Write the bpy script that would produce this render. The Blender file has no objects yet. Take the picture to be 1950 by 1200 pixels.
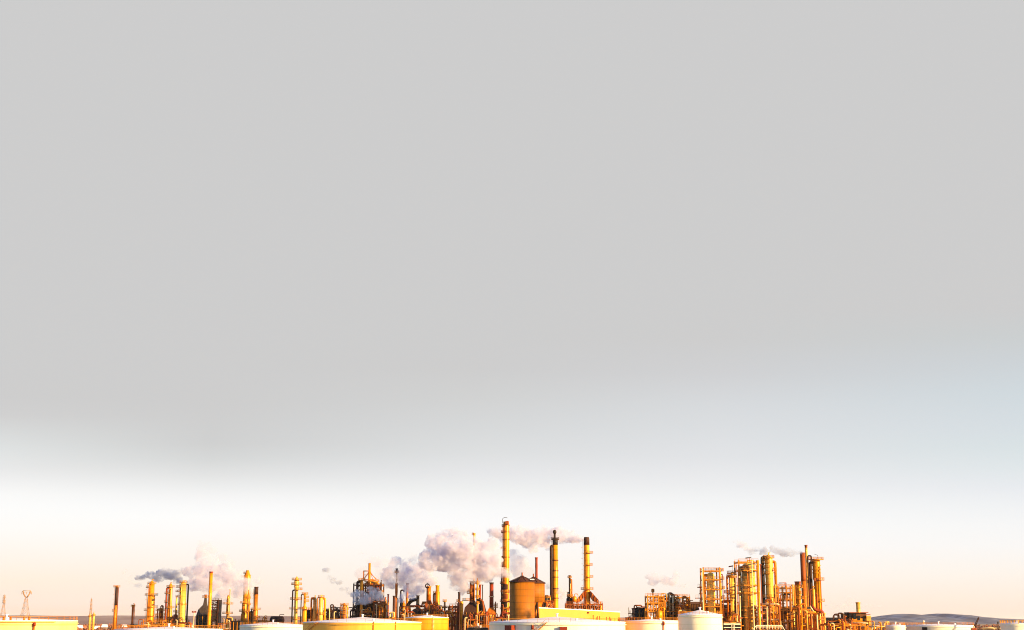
import bpy, math, random
from mathutils import Vector, Matrix
EXPO = 1.5; SUNE = 5.0; SUNC = (1.0, .68, .27); SUNEL = 13.0; SKYS = .1; HAZED = 1.2e-5
random.seed(7)
R = math.radians
SC = bpy.context.scene
COL = SC.collection
FPX, CAMH = 2680.0, 17.0
TAN = 582.0 / FPX
PHI = math.atan(TAN); CP, SP = math.cos(PHI), math.sin(PHI)

# ------------------------------------------------------------------ survey helpers: bearing/height at a known distance
def P(px, py, Y):
    xc = (px - 975) / FPX; yc = (600 - py) / FPX
    t = Y / (CP - yc * SP)
    return Vector((xc * t, Y, CAMH + (SP + yc * CP) * t))
def Z(py, Y): return P(975, py, Y).z
def X(px, Y, py=1140): return P(px, py, Y).x
def S(Y): return Y / (FPX * 1.022)

# ------------------------------------------------------------------ mesh builder
class MB:
    def __init__(s): s.v = []; s.f = []; s.sm = []
    def add(s, vs, fs, smooth=False):
        b = len(s.v); s.v += [tuple(v) for v in vs]
        for i, f in enumerate(fs):
            s.f.append(tuple(b + k for k in f)); s.sm.append(smooth if isinstance(smooth, bool) else smooth[i])
        return s
    def box(s, x, y, z, sx, sy, sz, rz=0.0):
        c, n = math.cos(rz), math.sin(rz); vs = []
        for dz in (-.5, .5):
            for dx, dy in ((-.5, -.5), (.5, -.5), (.5, .5), (-.5, .5)):
                a, b = dx * sx, dy * sy
                vs.append((x + a * c - b * n, y + a * n + b * c, z + dz * sz))
        return s.add(vs, [(3, 2, 1, 0), (4, 5, 6, 7), (0, 1, 5, 4), (1, 2, 6, 5), (2, 3, 7, 6), (3, 0, 4, 7)])
    def span(s, x0, x1, y0, y1, z0, z1):
        return s.box((x0 + x1) / 2, (y0 + y1) / 2, (z0 + z1) / 2, abs(x1 - x0), abs(y1 - y0), abs(z1 - z0))
    def frustum(s, a, z0, b, z1):
        (x0, x1, y0, y1), (X0, X1, Y0, Y1) = a, b
        vs = [(x0, y0, z0), (x1, y0, z0), (x1, y1, z0), (x0, y1, z0), (X0, Y0, z1), (X1, Y0, z1), (X1, Y1, z1), (X0, Y1, z1)]
        return s.add(vs, [(3, 2, 1, 0), (4, 5, 6, 7), (0, 1, 5, 4), (1, 2, 6, 5), (2, 3, 7, 6), (3, 0, 4, 7)])
    def cyl(s, p0, p1, r0, r1=None, n=10, caps=True):
        r1 = r0 if r1 is None else r1
        p0, p1 = Vector(p0), Vector(p1); d = (p1 - p0)
        if d.length < 1e-6: return s
        d.normalize(); u = d.orthogonal().normalized(); w = d.cross(u)
        vs = []
        for p, r in ((p0, r0), (p1, r1)):
            for i in range(n):
                a = 2 * math.pi * i / n
                vs.append(p + u * (r * math.cos(a)) + w * (r * math.sin(a)))
        fs = [(i, (i + 1) % n, n + (i + 1) % n, n + i) for i in range(n)]; sm = [True] * n
        if caps:
            fs += [tuple(range(n - 1, -1, -1)), tuple(range(n, 2 * n))]; sm += [False, False]
        return s.add(vs, fs, sm)
    def bar(s, p0, p1, w): return s.cyl(p0, p1, w * .62, n=4)
    def lathe(s, x, y, prof, n=28, open_top=False):
        vs = []; fs = []; sm = []
        for z, r in prof:
            for i in range(n):
                a = 2 * math.pi * i / n
                vs.append((x + r * math.cos(a), y + r * math.sin(a), z))
        for k in range(len(prof) - 1):
            for i in range(n):
                j = (i + 1) % n
                fs.append((k * n + i, k * n + j, (k + 1) * n + j, (k + 1) * n + i)); sm.append(True)
        fs.append(tuple(range(n - 1, -1, -1))); sm.append(False)
        if not open_top:
            m = (len(prof) - 1) * n
            fs.append(tuple(range(m, m + n))); sm.append(False)
        return s.add(vs, fs, sm)
    def tube(s, pts, r, n=8):
        pts = [Vector(p) for p in pts]
        k = len(pts); vs = []; u = None
        for i, p in enumerate(pts):
            d = (pts[min(i + 1, k - 1)] - pts[max(i - 1, 0)]).normalized()
            if u is None: u = d.orthogonal().normalized()
            else:
                u = (u - d * u.dot(d))
                u = u.normalized() if u.length > 1e-5 else d.orthogonal().normalized()
            w = d.cross(u)
            for j in range(n):
                a = 2 * math.pi * j / n
                vs.append(p + u * (r * math.cos(a)) + w * (r * math.sin(a)))
        fs = [(i * n + j, i * n + (j + 1) % n, (i + 1) * n + (j + 1) % n, (i + 1) * n + j) for i in range(k - 1) for j in range(n)]
        sm = [True] * len(fs)
        fs += [tuple(range(n - 1, -1, -1)), tuple(range((k - 1) * n, k * n))]; sm += [False, False]
        return s.add(vs, fs, sm)
    def ring(s, x, y, z, r0, r1, h, a0=0.0, a1=360.0, n=28):
        full = abs(a1 - a0) >= 359.9
        m = n if full else max(3, int(n * abs(a1 - a0) / 360)) + 1
        vs = []
        for i in range(m):
            a = R(a0 + (a1 - a0) * i / (m if full else m - 1)); c, t = math.cos(a), math.sin(a)
            vs += [(x + r0 * c, y + r0 * t, z), (x + r1 * c, y + r1 * t, z), (x + r1 * c, y + r1 * t, z + h), (x + r0 * c, y + r0 * t, z + h)]
        fs = []
        for i in range(m if full else m - 1):
            b, c = 4 * i, 4 * ((i + 1) % m)
            for k in range(4): fs.append((b + k, c + k, c + (k + 1) % 4, b + (k + 1) % 4))
        if not full: fs += [(0, 1, 2, 3), (4 * m - 1, 4 * m - 2, 4 * m - 3, 4 * m - 4)]
        return s.add(vs, fs)
    def build(s, name, mat, parent=None):
        me = bpy.data.meshes.new(name); me.from_pydata(s.v, [], s.f); me.update()
        me.polygons.foreach_set('use_smooth', s.sm)
        me.materials.append(mat)
        o = bpy.data.objects.new(name, me); COL.objects.link(o)
        if parent is not None: o.parent = parent
        return o

def arc(pts, rad, n=5):
    """round the corners of a polyline"""
    pts = [Vector(p) for p in pts]; out = [pts[0]]
    for i in range(1, len(pts) - 1):
        a, b, c = pts[i - 1], pts[i], pts[i + 1]
        d0 = (a - b); d1 = (c - b); k = min(rad, d0.length * .45, d1.length * .45)
        p0 = b + d0.normalized() * k; p1 = b + d1.normalized() * k
        for j in range(n + 1):
            t = j / n
            out.append(p0 * (1 - t) ** 2 + b * 2 * t * (1 - t) + p1 * t * t)
    return out + [pts[-1]]

def tag(o, label=None, cat=None, group=None, kind=None):
    if label: o['label'] = label
    if cat: o['category'] = cat
    if group: o['group'] = group
    if kind: o['kind'] = kind
    return o

class T:
    """one thing: an Empty on the ground that parents its parts"""
    def __init__(s, name, label, cat, px, Y, group=None, py=1140):
        s.Y = Y; s.x = X(px, Y, py)
        s.o = bpy.data.objects.new(name, None); COL.objects.link(s.o)
        s.o.location = (s.x, Y, 0); s.o.empty_display_size = 1
        tag(s.o, label, cat, group, 'thing')
    def X(s, px, py=1140): return X(px, s.Y, py) - s.x
    def Z(s, py): return Z(py, s.Y)
    def part(s, name, mb, mat, parent=None, label=None):
        o = mb.build(name, mat, parent or s.o)
        if label: o['label'] = label
        return o

# ------------------------------------------------------------------ materials
def srgb(*c): return tuple((x / 255 / 12.92 if x <= 10 else ((x / 255 + .055) / 1.055) ** 2.4) for x in c)
def N(nt, t, **kw):
    n = nt.nodes.new(t)
    for k, v in kw.items():
        if k.startswith('i_'):
            key = k[2:]; n.inputs[int(key) if key.isdigit() else key].default_value = v
        else: setattr(n, k, v)
    return n
MATS = {}
def mat(name, col, rough=.6, metal=0.0, stain=None, amt=.5, scale=.6, stretch=.12, seams=0.0, seam_col=None, bump=.0, spec=.22):
    m = bpy.data.materials.new(name); m.use_nodes = True; nt = m.node_tree; L = nt.links.new
    b = nt.nodes['Principled BSDF']
    b.inputs['Roughness'].default_value = rough; b.inputs['Metallic'].default_value = metal
    b.inputs['Specular IOR Level'].default_value = spec
    tc = N(nt, 'ShaderNodeTexCoord'); mp = N(nt, 'ShaderNodeMapping'); mp.inputs['Scale'].default_value = (1, 1, stretch)
    L(tc.outputs['Object'], mp.inputs['Vector'])
    nz = N(nt, 'ShaderNodeTexNoise'); nz.inputs['Scale'].default_value = scale; nz.inputs['Detail'].default_value = 6; nz.inputs['Roughness'].default_value = .65
    L(mp.outputs[0], nz.inputs['Vector'])
    rp = N(nt, 'ShaderNodeMapRange'); rp.inputs['From Min'].default_value = .42; rp.inputs['From Max'].default_value = .72; rp.inputs['To Max'].default_value = amt
    L(nz.outputs['Fac'], rp.inputs['Value'])
    stain = stain or tuple(c * .45 for c in col)
    mx = N(nt, 'ShaderNodeMix', data_type='RGBA'); mx.inputs['A'].default_value = (*col, 1); mx.inputs['B'].default_value = (*stain, 1)
    L(rp.outputs[0], mx.inputs['Factor']); out = mx.outputs['Result']
    if seams:
        sp = N(nt, 'ShaderNodeSeparateXYZ'); L(tc.outputs['Object'], sp.inputs[0])
        d = N(nt, 'ShaderNodeMath', operation='DIVIDE'); d.inputs[1].default_value = seams; L(sp.outputs['Z'], d.inputs[0])
        fr = N(nt, 'ShaderNodeMath', operation='FRACT'); L(d.outputs[0], fr.inputs[0])
        lt = N(nt, 'ShaderNodeMath', operation='LESS_THAN'); lt.inputs[1].default_value = .14; L(fr.outputs[0], lt.inputs[0])
        ml = N(nt, 'ShaderNodeMath', operation='MULTIPLY'); ml.inputs[1].default_value = .45; L(lt.outputs[0], ml.inputs[0])
        m2 = N(nt, 'ShaderNodeMix', data_type='RGBA'); m2.inputs['B'].default_value = (*(seam_col or tuple(c * .5 for c in col)), 1)
        L(ml.outputs[0], m2.inputs['Factor']); L(out, m2.inputs['A']); out = m2.outputs['Result']
    L(out, b.inputs['Base Color'])
    n2 = N(nt, 'ShaderNodeTexNoise'); n2.inputs['Scale'].default_value = .9; n2.inputs['Detail'].default_value = 4
    L(tc.outputs['Object'], n2.inputs['Vector'])
    bp = N(nt, 'ShaderNodeBump'); bp.inputs['Strength'].default_value = bump or .15; bp.inputs['Distance'].default_value = .12
    L(n2.outputs['Fac'], bp.inputs['Height']); L(bp.outputs[0], b.inputs['Normal'])
    MATS[name] = m; return m

GOLD = mat('gilded_cladding', (.8, .28, .004), .3, .2, stain=(.3, .06, .004), amt=.8, seams=5.5)
PALEGOLD = mat('pale_cladding', (.72, .36, .07), .33, .2, stain=(.42, .16, .015), amt=.6, seams=4.5)
BRIGHT = mat('bright_cladding', (.86, .5, .09), .26, .25, stain=(.5, .15, .012), amt=.6, seams=3.5)
AMBER = mat('amber_steel', (.58, .155, .004), .38, .2, stain=(.16, .03, .004), amt=.8, seams=6)
RUST = mat('rusted_steel', (.28, .06, .006), .65, .05, stain=(.05, .012, .004), amt=.8)
RED = mat('red_brown_steel', (.25, .032, .005), .55, .05, stain=(.06, .01, .004), amt=.7)
BROWN = mat('brown_steel', (.05, .015, .007), .65, .05, stain=(.016, .007, .005), amt=.8)
DARK = mat('dark_steel', (.012, .008, .008), .6, .05, stain=(.028, .012, .007), amt=.7)
GREY = mat('weathered_grey_steel', (.06, .042, .036), .55, .1, stain=(.025, .015, .012), amt=.8)
PIPEW = mat('pale_painted_pipe', (.72, .52, .28), .4, .05, stain=(.45, .22, .06), amt=.5)
FRAME = mat('ochre_painted_steel', (.52, .19, .008), .5, .1, stain=(.11, .025, .005), amt=.9, scale=1.4)
RFRAME = mat('rust_red_painted_steel', (.32, .08, .008), .6, .05, stain=(.055, .013, .006), amt=.9, scale=1.4)
TWHITE = mat('white_tank_paint', (.84, .76, .58), .5, 0, stain=(.7, .6, .42), amt=.45, scale=.5, stretch=.06, seams=2.6, seam_col=(.66, .6, .38))
TCREAM = mat('cream_tank_paint', (.8, .44, .2), .5, 0, stain=(.66, .34, .1), amt=.5, scale=.4, stretch=.06, seams=2.6, seam_col=(.62, .34, .06))
TMELLOW = mat('mellow_yellow_tank_paint', (.78, .42, .06), .5, 0, stain=(.6, .26, .03), amt=.6, scale=.5, stretch=.06, seams=2.6, seam_col=(.5, .22, .03))
TYELL = mat('yellow_tank_paint', (.72, .29, .01), .5, 0, stain=(.5, .2, .008), amt=.7, scale=.5, stretch=.06, seams=2.6, seam_col=(.42, .17, .01))
YWALL = mat('yellow_wall_paint', (.74, .27, .045), .6, 0, stain=(.62, .21, .03), amt=.4, scale=.2, stretch=.3)
SILOM = mat('ochre_silo_steel', (.36, .115, .001), .6, .0, stain=(.13, .036, .002), amt=.8, scale=.35, stretch=.05, seams=3.2, seam_col=(.11, .04, .002))
SROOF = mat('dark_red_roof_sheet', (.05, .013, .008), .65, .0, stain=(.025, .009, .007), amt=.7)
ROOF = mat('pale_roof_sheet', (.8, .74, .8), .6, 0, stain=(.55, .5, .56), amt=.5, scale=.4, stretch=1)
BUILD = mat('dark_cladding_sheet', (.014, .016, .018), .6, .0, stain=(.03, .03, .03), amt=.6, stretch=.02, scale=1.2)
SHED = mat('brown_corrugated_sheet', (.12, .045, .012), .7, .0, stain=(.045, .016, .007), amt=.8, stretch=.04, scale=1.6)
PYLON = mat('rusty_pylon_steel', (.4, .22, .12), .7, 0)
REDP = mat('red_brown_paint', (.18, .02, .006), .6, 0)
HOUSE = mat('pale_house_wall', (.25, .2, .18), .7, 0)
GLASS = mat('dark_opening', (.008, .008, .009), .25, 0)

GC = 'process columns of the refinery'; GS = 'chimney stacks of the refinery'; GT = 'oil storage tanks'
GF = 'steel process frames'; GP = 'steam plumes over the refinery'; GR = 'pipe racks at the foot of the units'
GD = 'drums and exchangers in the units'; GH = 'fired heaters'

# ------------------------------------------------------------------ builders
def add_platform(t, py, r, ext, cx=0.0, cy=0.0, side=0, m=None, rail=True, thick=.35, z=None):
    m = m or FRAME; z = t.Z(py) if z is None else z
    a0, a1 = (0, 360) if side == 0 else ((95, 265) if side < 0 else (-85, 85))
    pl = t.part('platform', MB().ring(cx, cy, z, r + .03, r + ext, thick, a0, a1), m)
    if rail:
        q = MB(); q.ring(cx, cy, z + 1.15, r + ext - .13, r + ext, .13, a0, a1); q.ring(cx, cy, z + .7, r + ext - .11, r + ext, .1, a0, a1)
        k = 12 if side == 0 else 7
        for i in range(k):
            a = R(a0 + (a1 - a0) * i / (k if side == 0 else k - 1))
            x, y = cx + (r + ext - .08) * math.cos(a), cy + (r + ext - .08) * math.sin(a)
            q.box(x, y, z + thick + .45, .12, .12, .9)
        t.part('railing', q, m, pl)
    return pl

def add_ladder(t, r, ang, z0, z1, m, cx=0.0, cy=0.0):
    q = MB(); a = R(ang); c, s = math.cos(a), math.sin(a)
    for d in (-.28, .28):
        x, y = cx + (r + .35) * c - d * s, cy + (r + .35) * s + d * c
        q.box(x, y, (z0 + z1) / 2, .11, .11, z1 - z0)
    k = int((z1 - z0) / 1.2)
    for i in range(k):
        q.box(cx + (r + .35) * c, cy + (r + .35) * s, z0 + .6 + i * 1.2, .1, .5, .1, a)
    for i in range(int((z1 - z0) / 3)):      # stand-off hoops of the safety cage
        q.ring(cx + (r + .75) * c, cy + (r + .75) * s, z0 + 1 + 3 * i, .42, .5, .12, ang - 130, ang + 130, 16)
    return t.part('ladder', q, m)

def column(label, px, Y, prof, m=GOLD, plats=(), pipe=None, ladder=None, dome=True, name='distillation_column', cat='distillation column',
           group=GC, tip=None, pm=None, vent=True, skirt=None, pym=1140, bands=()):
    """prof: (py, width px) from the top down; plats: (py, reach m, side)"""
    t = T(name, label, cat, px, Y, group, pym); s = S(Y)
    pr = [(t.Z(py), w * s / 2) for py, w in prof]
    pr.append((0.0, pr[-1][1] * (1.0 if skirt is None else skirt)))
    pr = pr[::-1]
    ztop, rt = pr[-1]
    if dome:
        h = min(rt * .9, 2.2); pr[-1] = (ztop - h, rt)
        for k in (30, 55, 75, 88): pr.append((ztop - h + h * math.sin(R(k)), rt * math.cos(R(k))))
    def rad(z):
        for (z0, r0), (z1, r1) in zip(pr, pr[1:]):
            if z0 <= z <= z1: return r0 + (r1 - r0) * ((z - z0) / max(z1 - z0, 1e-6))
        return rt
    t.part('shell', MB().lathe(0, 0, pr), m)
    if dome:
        q = MB(); q.cyl((0, 0, ztop - .1), (0, 0, ztop + .9), .28); q.cyl((0, 0, ztop + .7), (rt * .9, -.2, ztop + .7), .2)
        t.part('nozzle', q, pm or m)
    for py, reach, side in plats: add_platform(t, py, rad(t.Z(py)), reach, side=side, m=pm or FRAME)
    for py in bands:
        z = t.Z(py); t.part('stiffening_ring', MB().ring(0, 0, z, rad(z) - .05, rad(z) + .22, .4), pm or m)
    if pipe:
        for ang, r_, m_, pyt in pipe:
            zt = t.Z(pyt); a = R(ang); q = MB(); rr = max(r for z, r in pr) + r_ + .35
            c, sn = math.cos(a), math.sin(a)
            q.tube(arc([(rad(zt) * .6 * c, rad(zt) * .6 * sn, zt), (rr * c, rr * sn, zt), (rr * c, rr * sn, 0)], 1.6), r_)
            t.part('riser_pipe', q, m_)
    if ladder is not None: add_ladder(t, max(r for z, r in pr), ladder, 2, ztop - 1, pm or FRAME)
    return t

def stack(label, px, Y, prof, m=AMBER, tip=None, plats=(), bands=(), ladder=None, name='chimney_stack', cat='chimney', group=GS, pym=1110, pm=None, pipe=None, hollow=True):
    """open-topped chimney: prof (py, width px) top down; tip = (py of the lower edge, material)"""
    t = T(name, label, cat, px, Y, group, pym); s = S(Y)
    pr = [(t.Z(py), w * s / 2) for py, w in prof]; pr.append((0.0, pr[-1][1] * 1.06)); pr = pr[::-1]
    def rad(z):
        for (z0, r0), (z1, r1) in zip(pr, pr[1:]):
            if z0 <= z <= z1: return r0 + (r1 - r0) * ((z - z0) / max(z1 - z0, 1e-6))
        return pr[-1][1]
    zt, rt = pr[-1]
    low = pr
    if tip:
        zb = t.Z(tip[0]); low = [p for p in pr if p[0] < zb - .01] + [(zb, rad(zb))]
        up = [(zb, rad(zb) + .04)] + [(z, r + .04) for z, r in pr if z > zb + .01] + [(zt, rt * .8), (zt - 1.5, rt * .78)]
        t.part('tip', MB().lathe(0, 0, up), tip[1])
    else:
        low = low + [(zt, rt * .8), (zt - 1.5, rt * .78)]
    t.part('shaft', MB().lathe(0, 0, low), m)
    t.part('rim', MB().ring(0, 0, zt - .35, rt - .02, rt + .16, .5), tip[1] if tip else m)
    for py in bands:
        z = t.Z(py); t.part('stiffening_ring', MB().ring(0, 0, z, rad(z) - .05, rad(z) + .2, .45), pm or m)
    for py, reach, side in plats: add_platform(t, py, rad(t.Z(py)), reach, side=side, m=pm or FRAME)
    if ladder is not None: add_ladder(t, rad(t.Z(1150)), ladder, 2, zt - 1, pm or FRAME)
    if pipe:
        for ang, r_, m_, pyt in pipe:
            zz = t.Z(pyt); a = R(ang); rr = rad(zz) + r_ + .12
            t.part('riser_pipe', MB().tube(arc([(0, 0, zz), (rr * math.cos(a), rr * math.sin(a), zz), (rr * math.cos(a), rr * math.sin(a), 0)], .8), r_), m_)
    return t

def frame(label, x0, x1, Y, top, levels, m=FRAME, depth=10.0, nx=2, brace='x', w=.42, deckm=None, name='steel_frame', rails=True, braces=None, cat='steel frame', ny=2):
    """open steel structure between two bearings: posts, decks with railings, diagonal braces"""
    t = T(name, label, cat, (x0 + x1) / 2, Y, GF)
    a, b = t.X(x0), t.X(x1); zt = t.Z(top); xs = [a + (b - a) * i / nx for i in range(nx + 1)]; ys = [-depth / 2 + depth * j / (ny - 1) for j in range(ny)]
    for x in xs:
        for y in ys: t.part('post', MB().box(x, y, zt / 2, w, w, zt), m)
    zs = [t.Z(p) for p in levels]
    for i, z in enumerate(zs):
        q = MB()
        for y in ys: q.box((a + b) / 2, y, z - .25, b - a - w - .01, w * .8, .5)
        for x in xs: q.box(x, 0, z - .25, w * .8, depth - w - .01, .48)
        d = t.part('deck_beam', q, m)
        if rails:
            q = MB()
            for zz in (.6, 1.15):
                for y in ys[::max(1, ny - 1)]: q.box((a + b) / 2, y, z + zz, b - a, .1, .1)
            n = max(3, int((b - a) / 2.2))
            for k in range(n + 1):
                for y in ys[::max(1, ny - 1)]: q.box(a + (b - a) * k / n, y - .12, z + .6, .1, .1, 1.2)
            t.part('railing', q, m, d)
    zz = sorted([0.0] + zs + ([zt] if zt - max(zs) > 2 else []))
    for k in range(len(zz) - 1):
        for i in range(nx):
            if braces is not None and (k, i) not in braces: continue
            if zz[k + 1] - zz[k] < 1.5: continue
            for y in ys[::max(1, ny - 1)]:
                if brace in ('x', '/') and (brace == 'x' or (k + i) % 2 == 0): t.part('brace', MB().bar((xs[i], y, zz[k]), (xs[i + 1], y, zz[k + 1]), w * .55), m)
                if brace in ('x', '/') and (brace == 'x' or (k + i) % 2 == 1): t.part('brace', MB().bar((xs[i + 1], y + .16, zz[k]), (xs[i], y + .16, zz[k + 1]), w * .55), m)
    return t

def rack(label, x0, x1, Y, top, m=RFRAME, n=None, pipes=6, seed=1, pm=(GOLD, RUST, PIPEW, DARK, AMBER), depth=5.0, levels=2, w=.4, loops=True, gap=6.0):
    """pipe rack: trestles, beams and a run of pipes with risers and loops"""
    rnd = random.Random(seed); t = T('pipe_rack', label, 'pipe rack', (x0 + x1) / 2, Y, GR)
    a, b = t.X(x0), t.X(x1); zt = t.Z(top); n = n or max(1, int((b - a) / gap))
    for i in range(n + 1):
        x = a + (b - a) * i / n; q = MB()
        for y in (-depth / 2, depth / 2): q.box(x, y, zt / 2, w, w, zt)
        for k in range(levels): q.box(x, 0, zt - .3 - k * 3.2, w * .8, depth - w - .01, .4)
        t.part('trestle', q, m)
    for k in range(levels):
        q = MB()
        for y in (-depth / 2 - w / 2 - .13, depth / 2 + w / 2 + .13): q.box((a + b) / 2, y, zt - .3 - k * 3.2, b - a, .22, .4)
        t.part('beam', q, m)
    for i in range(pipes):
        k = i % levels; y = -depth / 2 + .6 + (depth - 1.2) * rnd.random(); r = rnd.uniform(.16, .42); z = zt - .08 + r - k * 3.2
        xa = a + (b - a) * rnd.uniform(-.02, .3); xb = a + (b - a) * rnd.uniform(.6, 1.02); q = MB()
        if loops and k == 0 and rnd.random() < .6:
            xm = xa + (xb - xa) * rnd.uniform(.3, .6); h = rnd.uniform(1.2, 3.2); ww = rnd.uniform(1.5, 3)
            pts = [(xa, y, z), (xm, y, z), (xm, y, z + h), (xm + ww, y, z + h), (xm + ww, y, z), (xb, y, z)]
        else: pts = [(xa, y, z), (xb, y, z), (xb, y, max(.5, z - rnd.uniform(3, 9)))]
        t.part('pipe', q.tube(arc(pts, .8), r), pm[rnd.randrange(len(pm))])
    for i in range(max(2, pipes // 2)):
        x = a + (b - a) * rnd.random(); y = -depth / 2 - rnd.uniform(.4, 1.1); r = rnd.uniform(.14, .34); h = rnd.uniform(-2.5, 2.5)
        t.part('riser_pipe', MB().tube(arc([(x, y, 0), (x, y, zt + h), (x + rnd.choice((-1, 1)) * rnd.uniform(.8, 2), y, zt + h), ], .6), r), pm[rnd.randrange(len(pm))])
    return t

def drum(label, px, py, Y, length, r, m=GOLD, vertical=False, rz=0.0, dy=0.0, name=None, legs=True):
    """a vessel lying in saddles or standing on legs, with domed ends"""
    t = T(name or ('vertical_drum' if vertical else 'horizontal_drum'), label, 'pressure vessel', px, Y, GD); z = t.Z(py)
    prof = [(-length / 2 - r * .45, r * .2), (-length / 2 - r * .3, r * .7), (-length / 2, r), (length / 2, r), (length / 2 + r * .3, r * .7), (length / 2 + r * .45, r * .2)]
    q = MB().lathe(0, 0, prof, 20)
    if vertical: q.v = [(x, y + dy, zz + z) for x, y, zz in q.v]
    else: q.v = [(zz, x * 1.0 + dy, y + z) for x, y, zz in q.v]
    t.part('shell', q, m)
    for d in (-length * .3, length * .3):
        if vertical: t.part('leg', MB().box(d / abs(d) * r * .7, dy, (z - length / 2) / 2, .3, .3, z - length / 2), FRAME)
        else: t.part('saddle', MB().box(d, dy, (z - r * .8) / 2, .5, r * 1.5, z - r * .8), FRAME)
    q = MB()
    if vertical: q.tube(arc([(0, dy, z + length / 2 + r * .3), (0, dy, z + length / 2 + r * .45 + 1.2), (r + .8, dy, z + length / 2 + r * .45 + 1.2), (r + .8, dy, z - length / 2)], .8), .2)
    else: q.tube(arc([(length * .2, dy, z + r * .8), (length * .2, dy, z + r + 1), (length * .5 + .8, dy, z + r + 1)], .6), .18)
    t.part('nozzle', q, m)
    return t

def tank(label, c, rpx, rim, apex, Y, m, stair=None, roofm=None, vents=True, name='storage_tank'):
    t = T(name, label, 'storage tank', c, Y, GT, 1186); s = S(Y); r = rpx * s; zr = Z(rim, Y - r * .0); za = Z(apex, Y)
    t.r = r; t.zr = zr
    t.part('shell', MB().lathe(0, 0, [(0, r), (zr, r)], 96, open_top=True), m)
    t.part('roof', MB().lathe(0, 0, [(zr - .05, r + .12), (zr + .12, r + .12), (zr + .2, r), (zr + (za - zr) * .55, r * .5), (za, .6)], 96), roofm or ROOF)
    t.part('wind_girder', MB().ring(0, 0, zr - .75, r + .01, r + .35, .22, n=96), m)
    q = MB(); k = 40
    for i in range(k):
        a = 2 * math.pi * i / k; q.box((r - .15) * math.cos(a), (r - .15) * math.sin(a), zr + .75, .07, .07, 1.15)
    q.ring(0, 0, zr + 1.25, r - .2, r - .13, .07, n=96); q.ring(0, 0, zr + .8, r - .2, r - .14, .06, n=96)
    t.part('railing', q, FRAME)
    if vents:
        q = MB(); q.cyl((0, 0, za - .1), (0, 0, za + .8), .3); q.cyl((0, 0, za + .8), (0, 0, za + 1.0), .5); t.part('vent', q, ROOF)
        q = MB(); a = R(-70); q.cyl((r * .75 * math.cos(a), r * .75 * math.sin(a), zr + (za - zr) * .2), (r * .75 * math.cos(a), r * .75 * math.sin(a), zr + (za - zr) * .2 + .9), .4); t.part('hatch', q, ROOF)
    if stair:
        a0, a1 = stair; n = int(zr / .42); q = MB(); h = MB(); prev = None
        for i in range(n):
            a = R(a0 + (a1 - a0) * i / (n - 1)); z = .3 + (zr - .3) * i / (n - 1)
            q.box((r + .5) * math.cos(a), (r + .5) * math.sin(a), z, .95, .34, .09, a)
            p = ((r + .95) * math.cos(a), (r + .95) * math.sin(a), z + 1.05)
            if prev is not None and i % 2 == 0: h.bar(prev, p, .08)
            if prev is None or i % 2 == 0: prev = p
            if i % 4 == 0: h.box(p[0], p[1], z + .5, .07, .07, 1.05)
        q.tube([((r + .5) * math.cos(R(a0 + (a1 - a0) * i / (n - 1))), (r + .5) * math.sin(R(a0 + (a1 - a0) * i / (n - 1))), .3 + (zr - .3) * i / (n - 1)) for i in range(n)], .12, 5)
        st = t.part('stair', q, FRAME); t.part('handrail', h, FRAME, st)
    return t
def on_tank(t, px, reach=0.0):
    """surface point of the tank facing the camera on a bearing"""
    d = max(-.98, min(.98, (X(px, t.Y, 1186) - t.x) / t.r)); a = -math.pi / 2 + math.asin(d)
    return (t.r + reach) * math.cos(a), (t.r + reach) * math.sin(a), a
# ------------------------------------------------------------------ camera
cam = bpy.data.cameras.new('camera'); co = bpy.data.objects.new('camera', cam); COL.objects.link(co)
co.location = (0, 0, CAMH); co.rotation_euler = (R(90) + PHI, 0, 0)
cam.sensor_width = 36; cam.lens = 36 * FPX / 1950; cam.clip_start = 1; cam.clip_end = 60000
SC.camera = co
SC.view_settings.view_transform = 'Standard'; SC.view_settings.look = 'None'; SC.view_settings.exposure = EXPO; SC.view_settings.gamma = 1
SC.view_settings.use_curve_mapping = False
SC.cycles.use_denoising = True
try: SC.cycles.denoiser = 'OPENIMAGEDENOISE'
except Exception: pass
SC.cycles.filter_width = 1.05; SC.cycles.denoising_prefilter = 'ACCURATE'; SC.cycles.max_bounces = 10; SC.cycles.volume_bounces = 5; SC.cycles.diffuse_bounces = 3; SC.cycles.glossy_bounces = 3
SC.cycles.volume_max_steps = 256; SC.cycles.sample_clamp_indirect = 6

# ------------------------------------------------------------------ low sun behind the camera to the right, evening sky
SUN_AZ, SUN_EL = R(122), R(SUNEL)       # bearing clockwise from the view direction
sd = Vector((math.sin(SUN_AZ) * math.cos(SUN_EL), math.cos(SUN_AZ) * math.cos(SUN_EL), math.sin(SUN_EL)))
sl = bpy.data.lights.new('sun', 'SUN'); so = bpy.data.objects.new('sun', sl); COL.objects.link(so)
sl.energy = SUNE; sl.angle = R(.5); sl.color = SUNC
so.rotation_euler = (-sd).to_track_quat('-Z', 'Y').to_euler(); so.location = (300, -200, 200)

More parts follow.
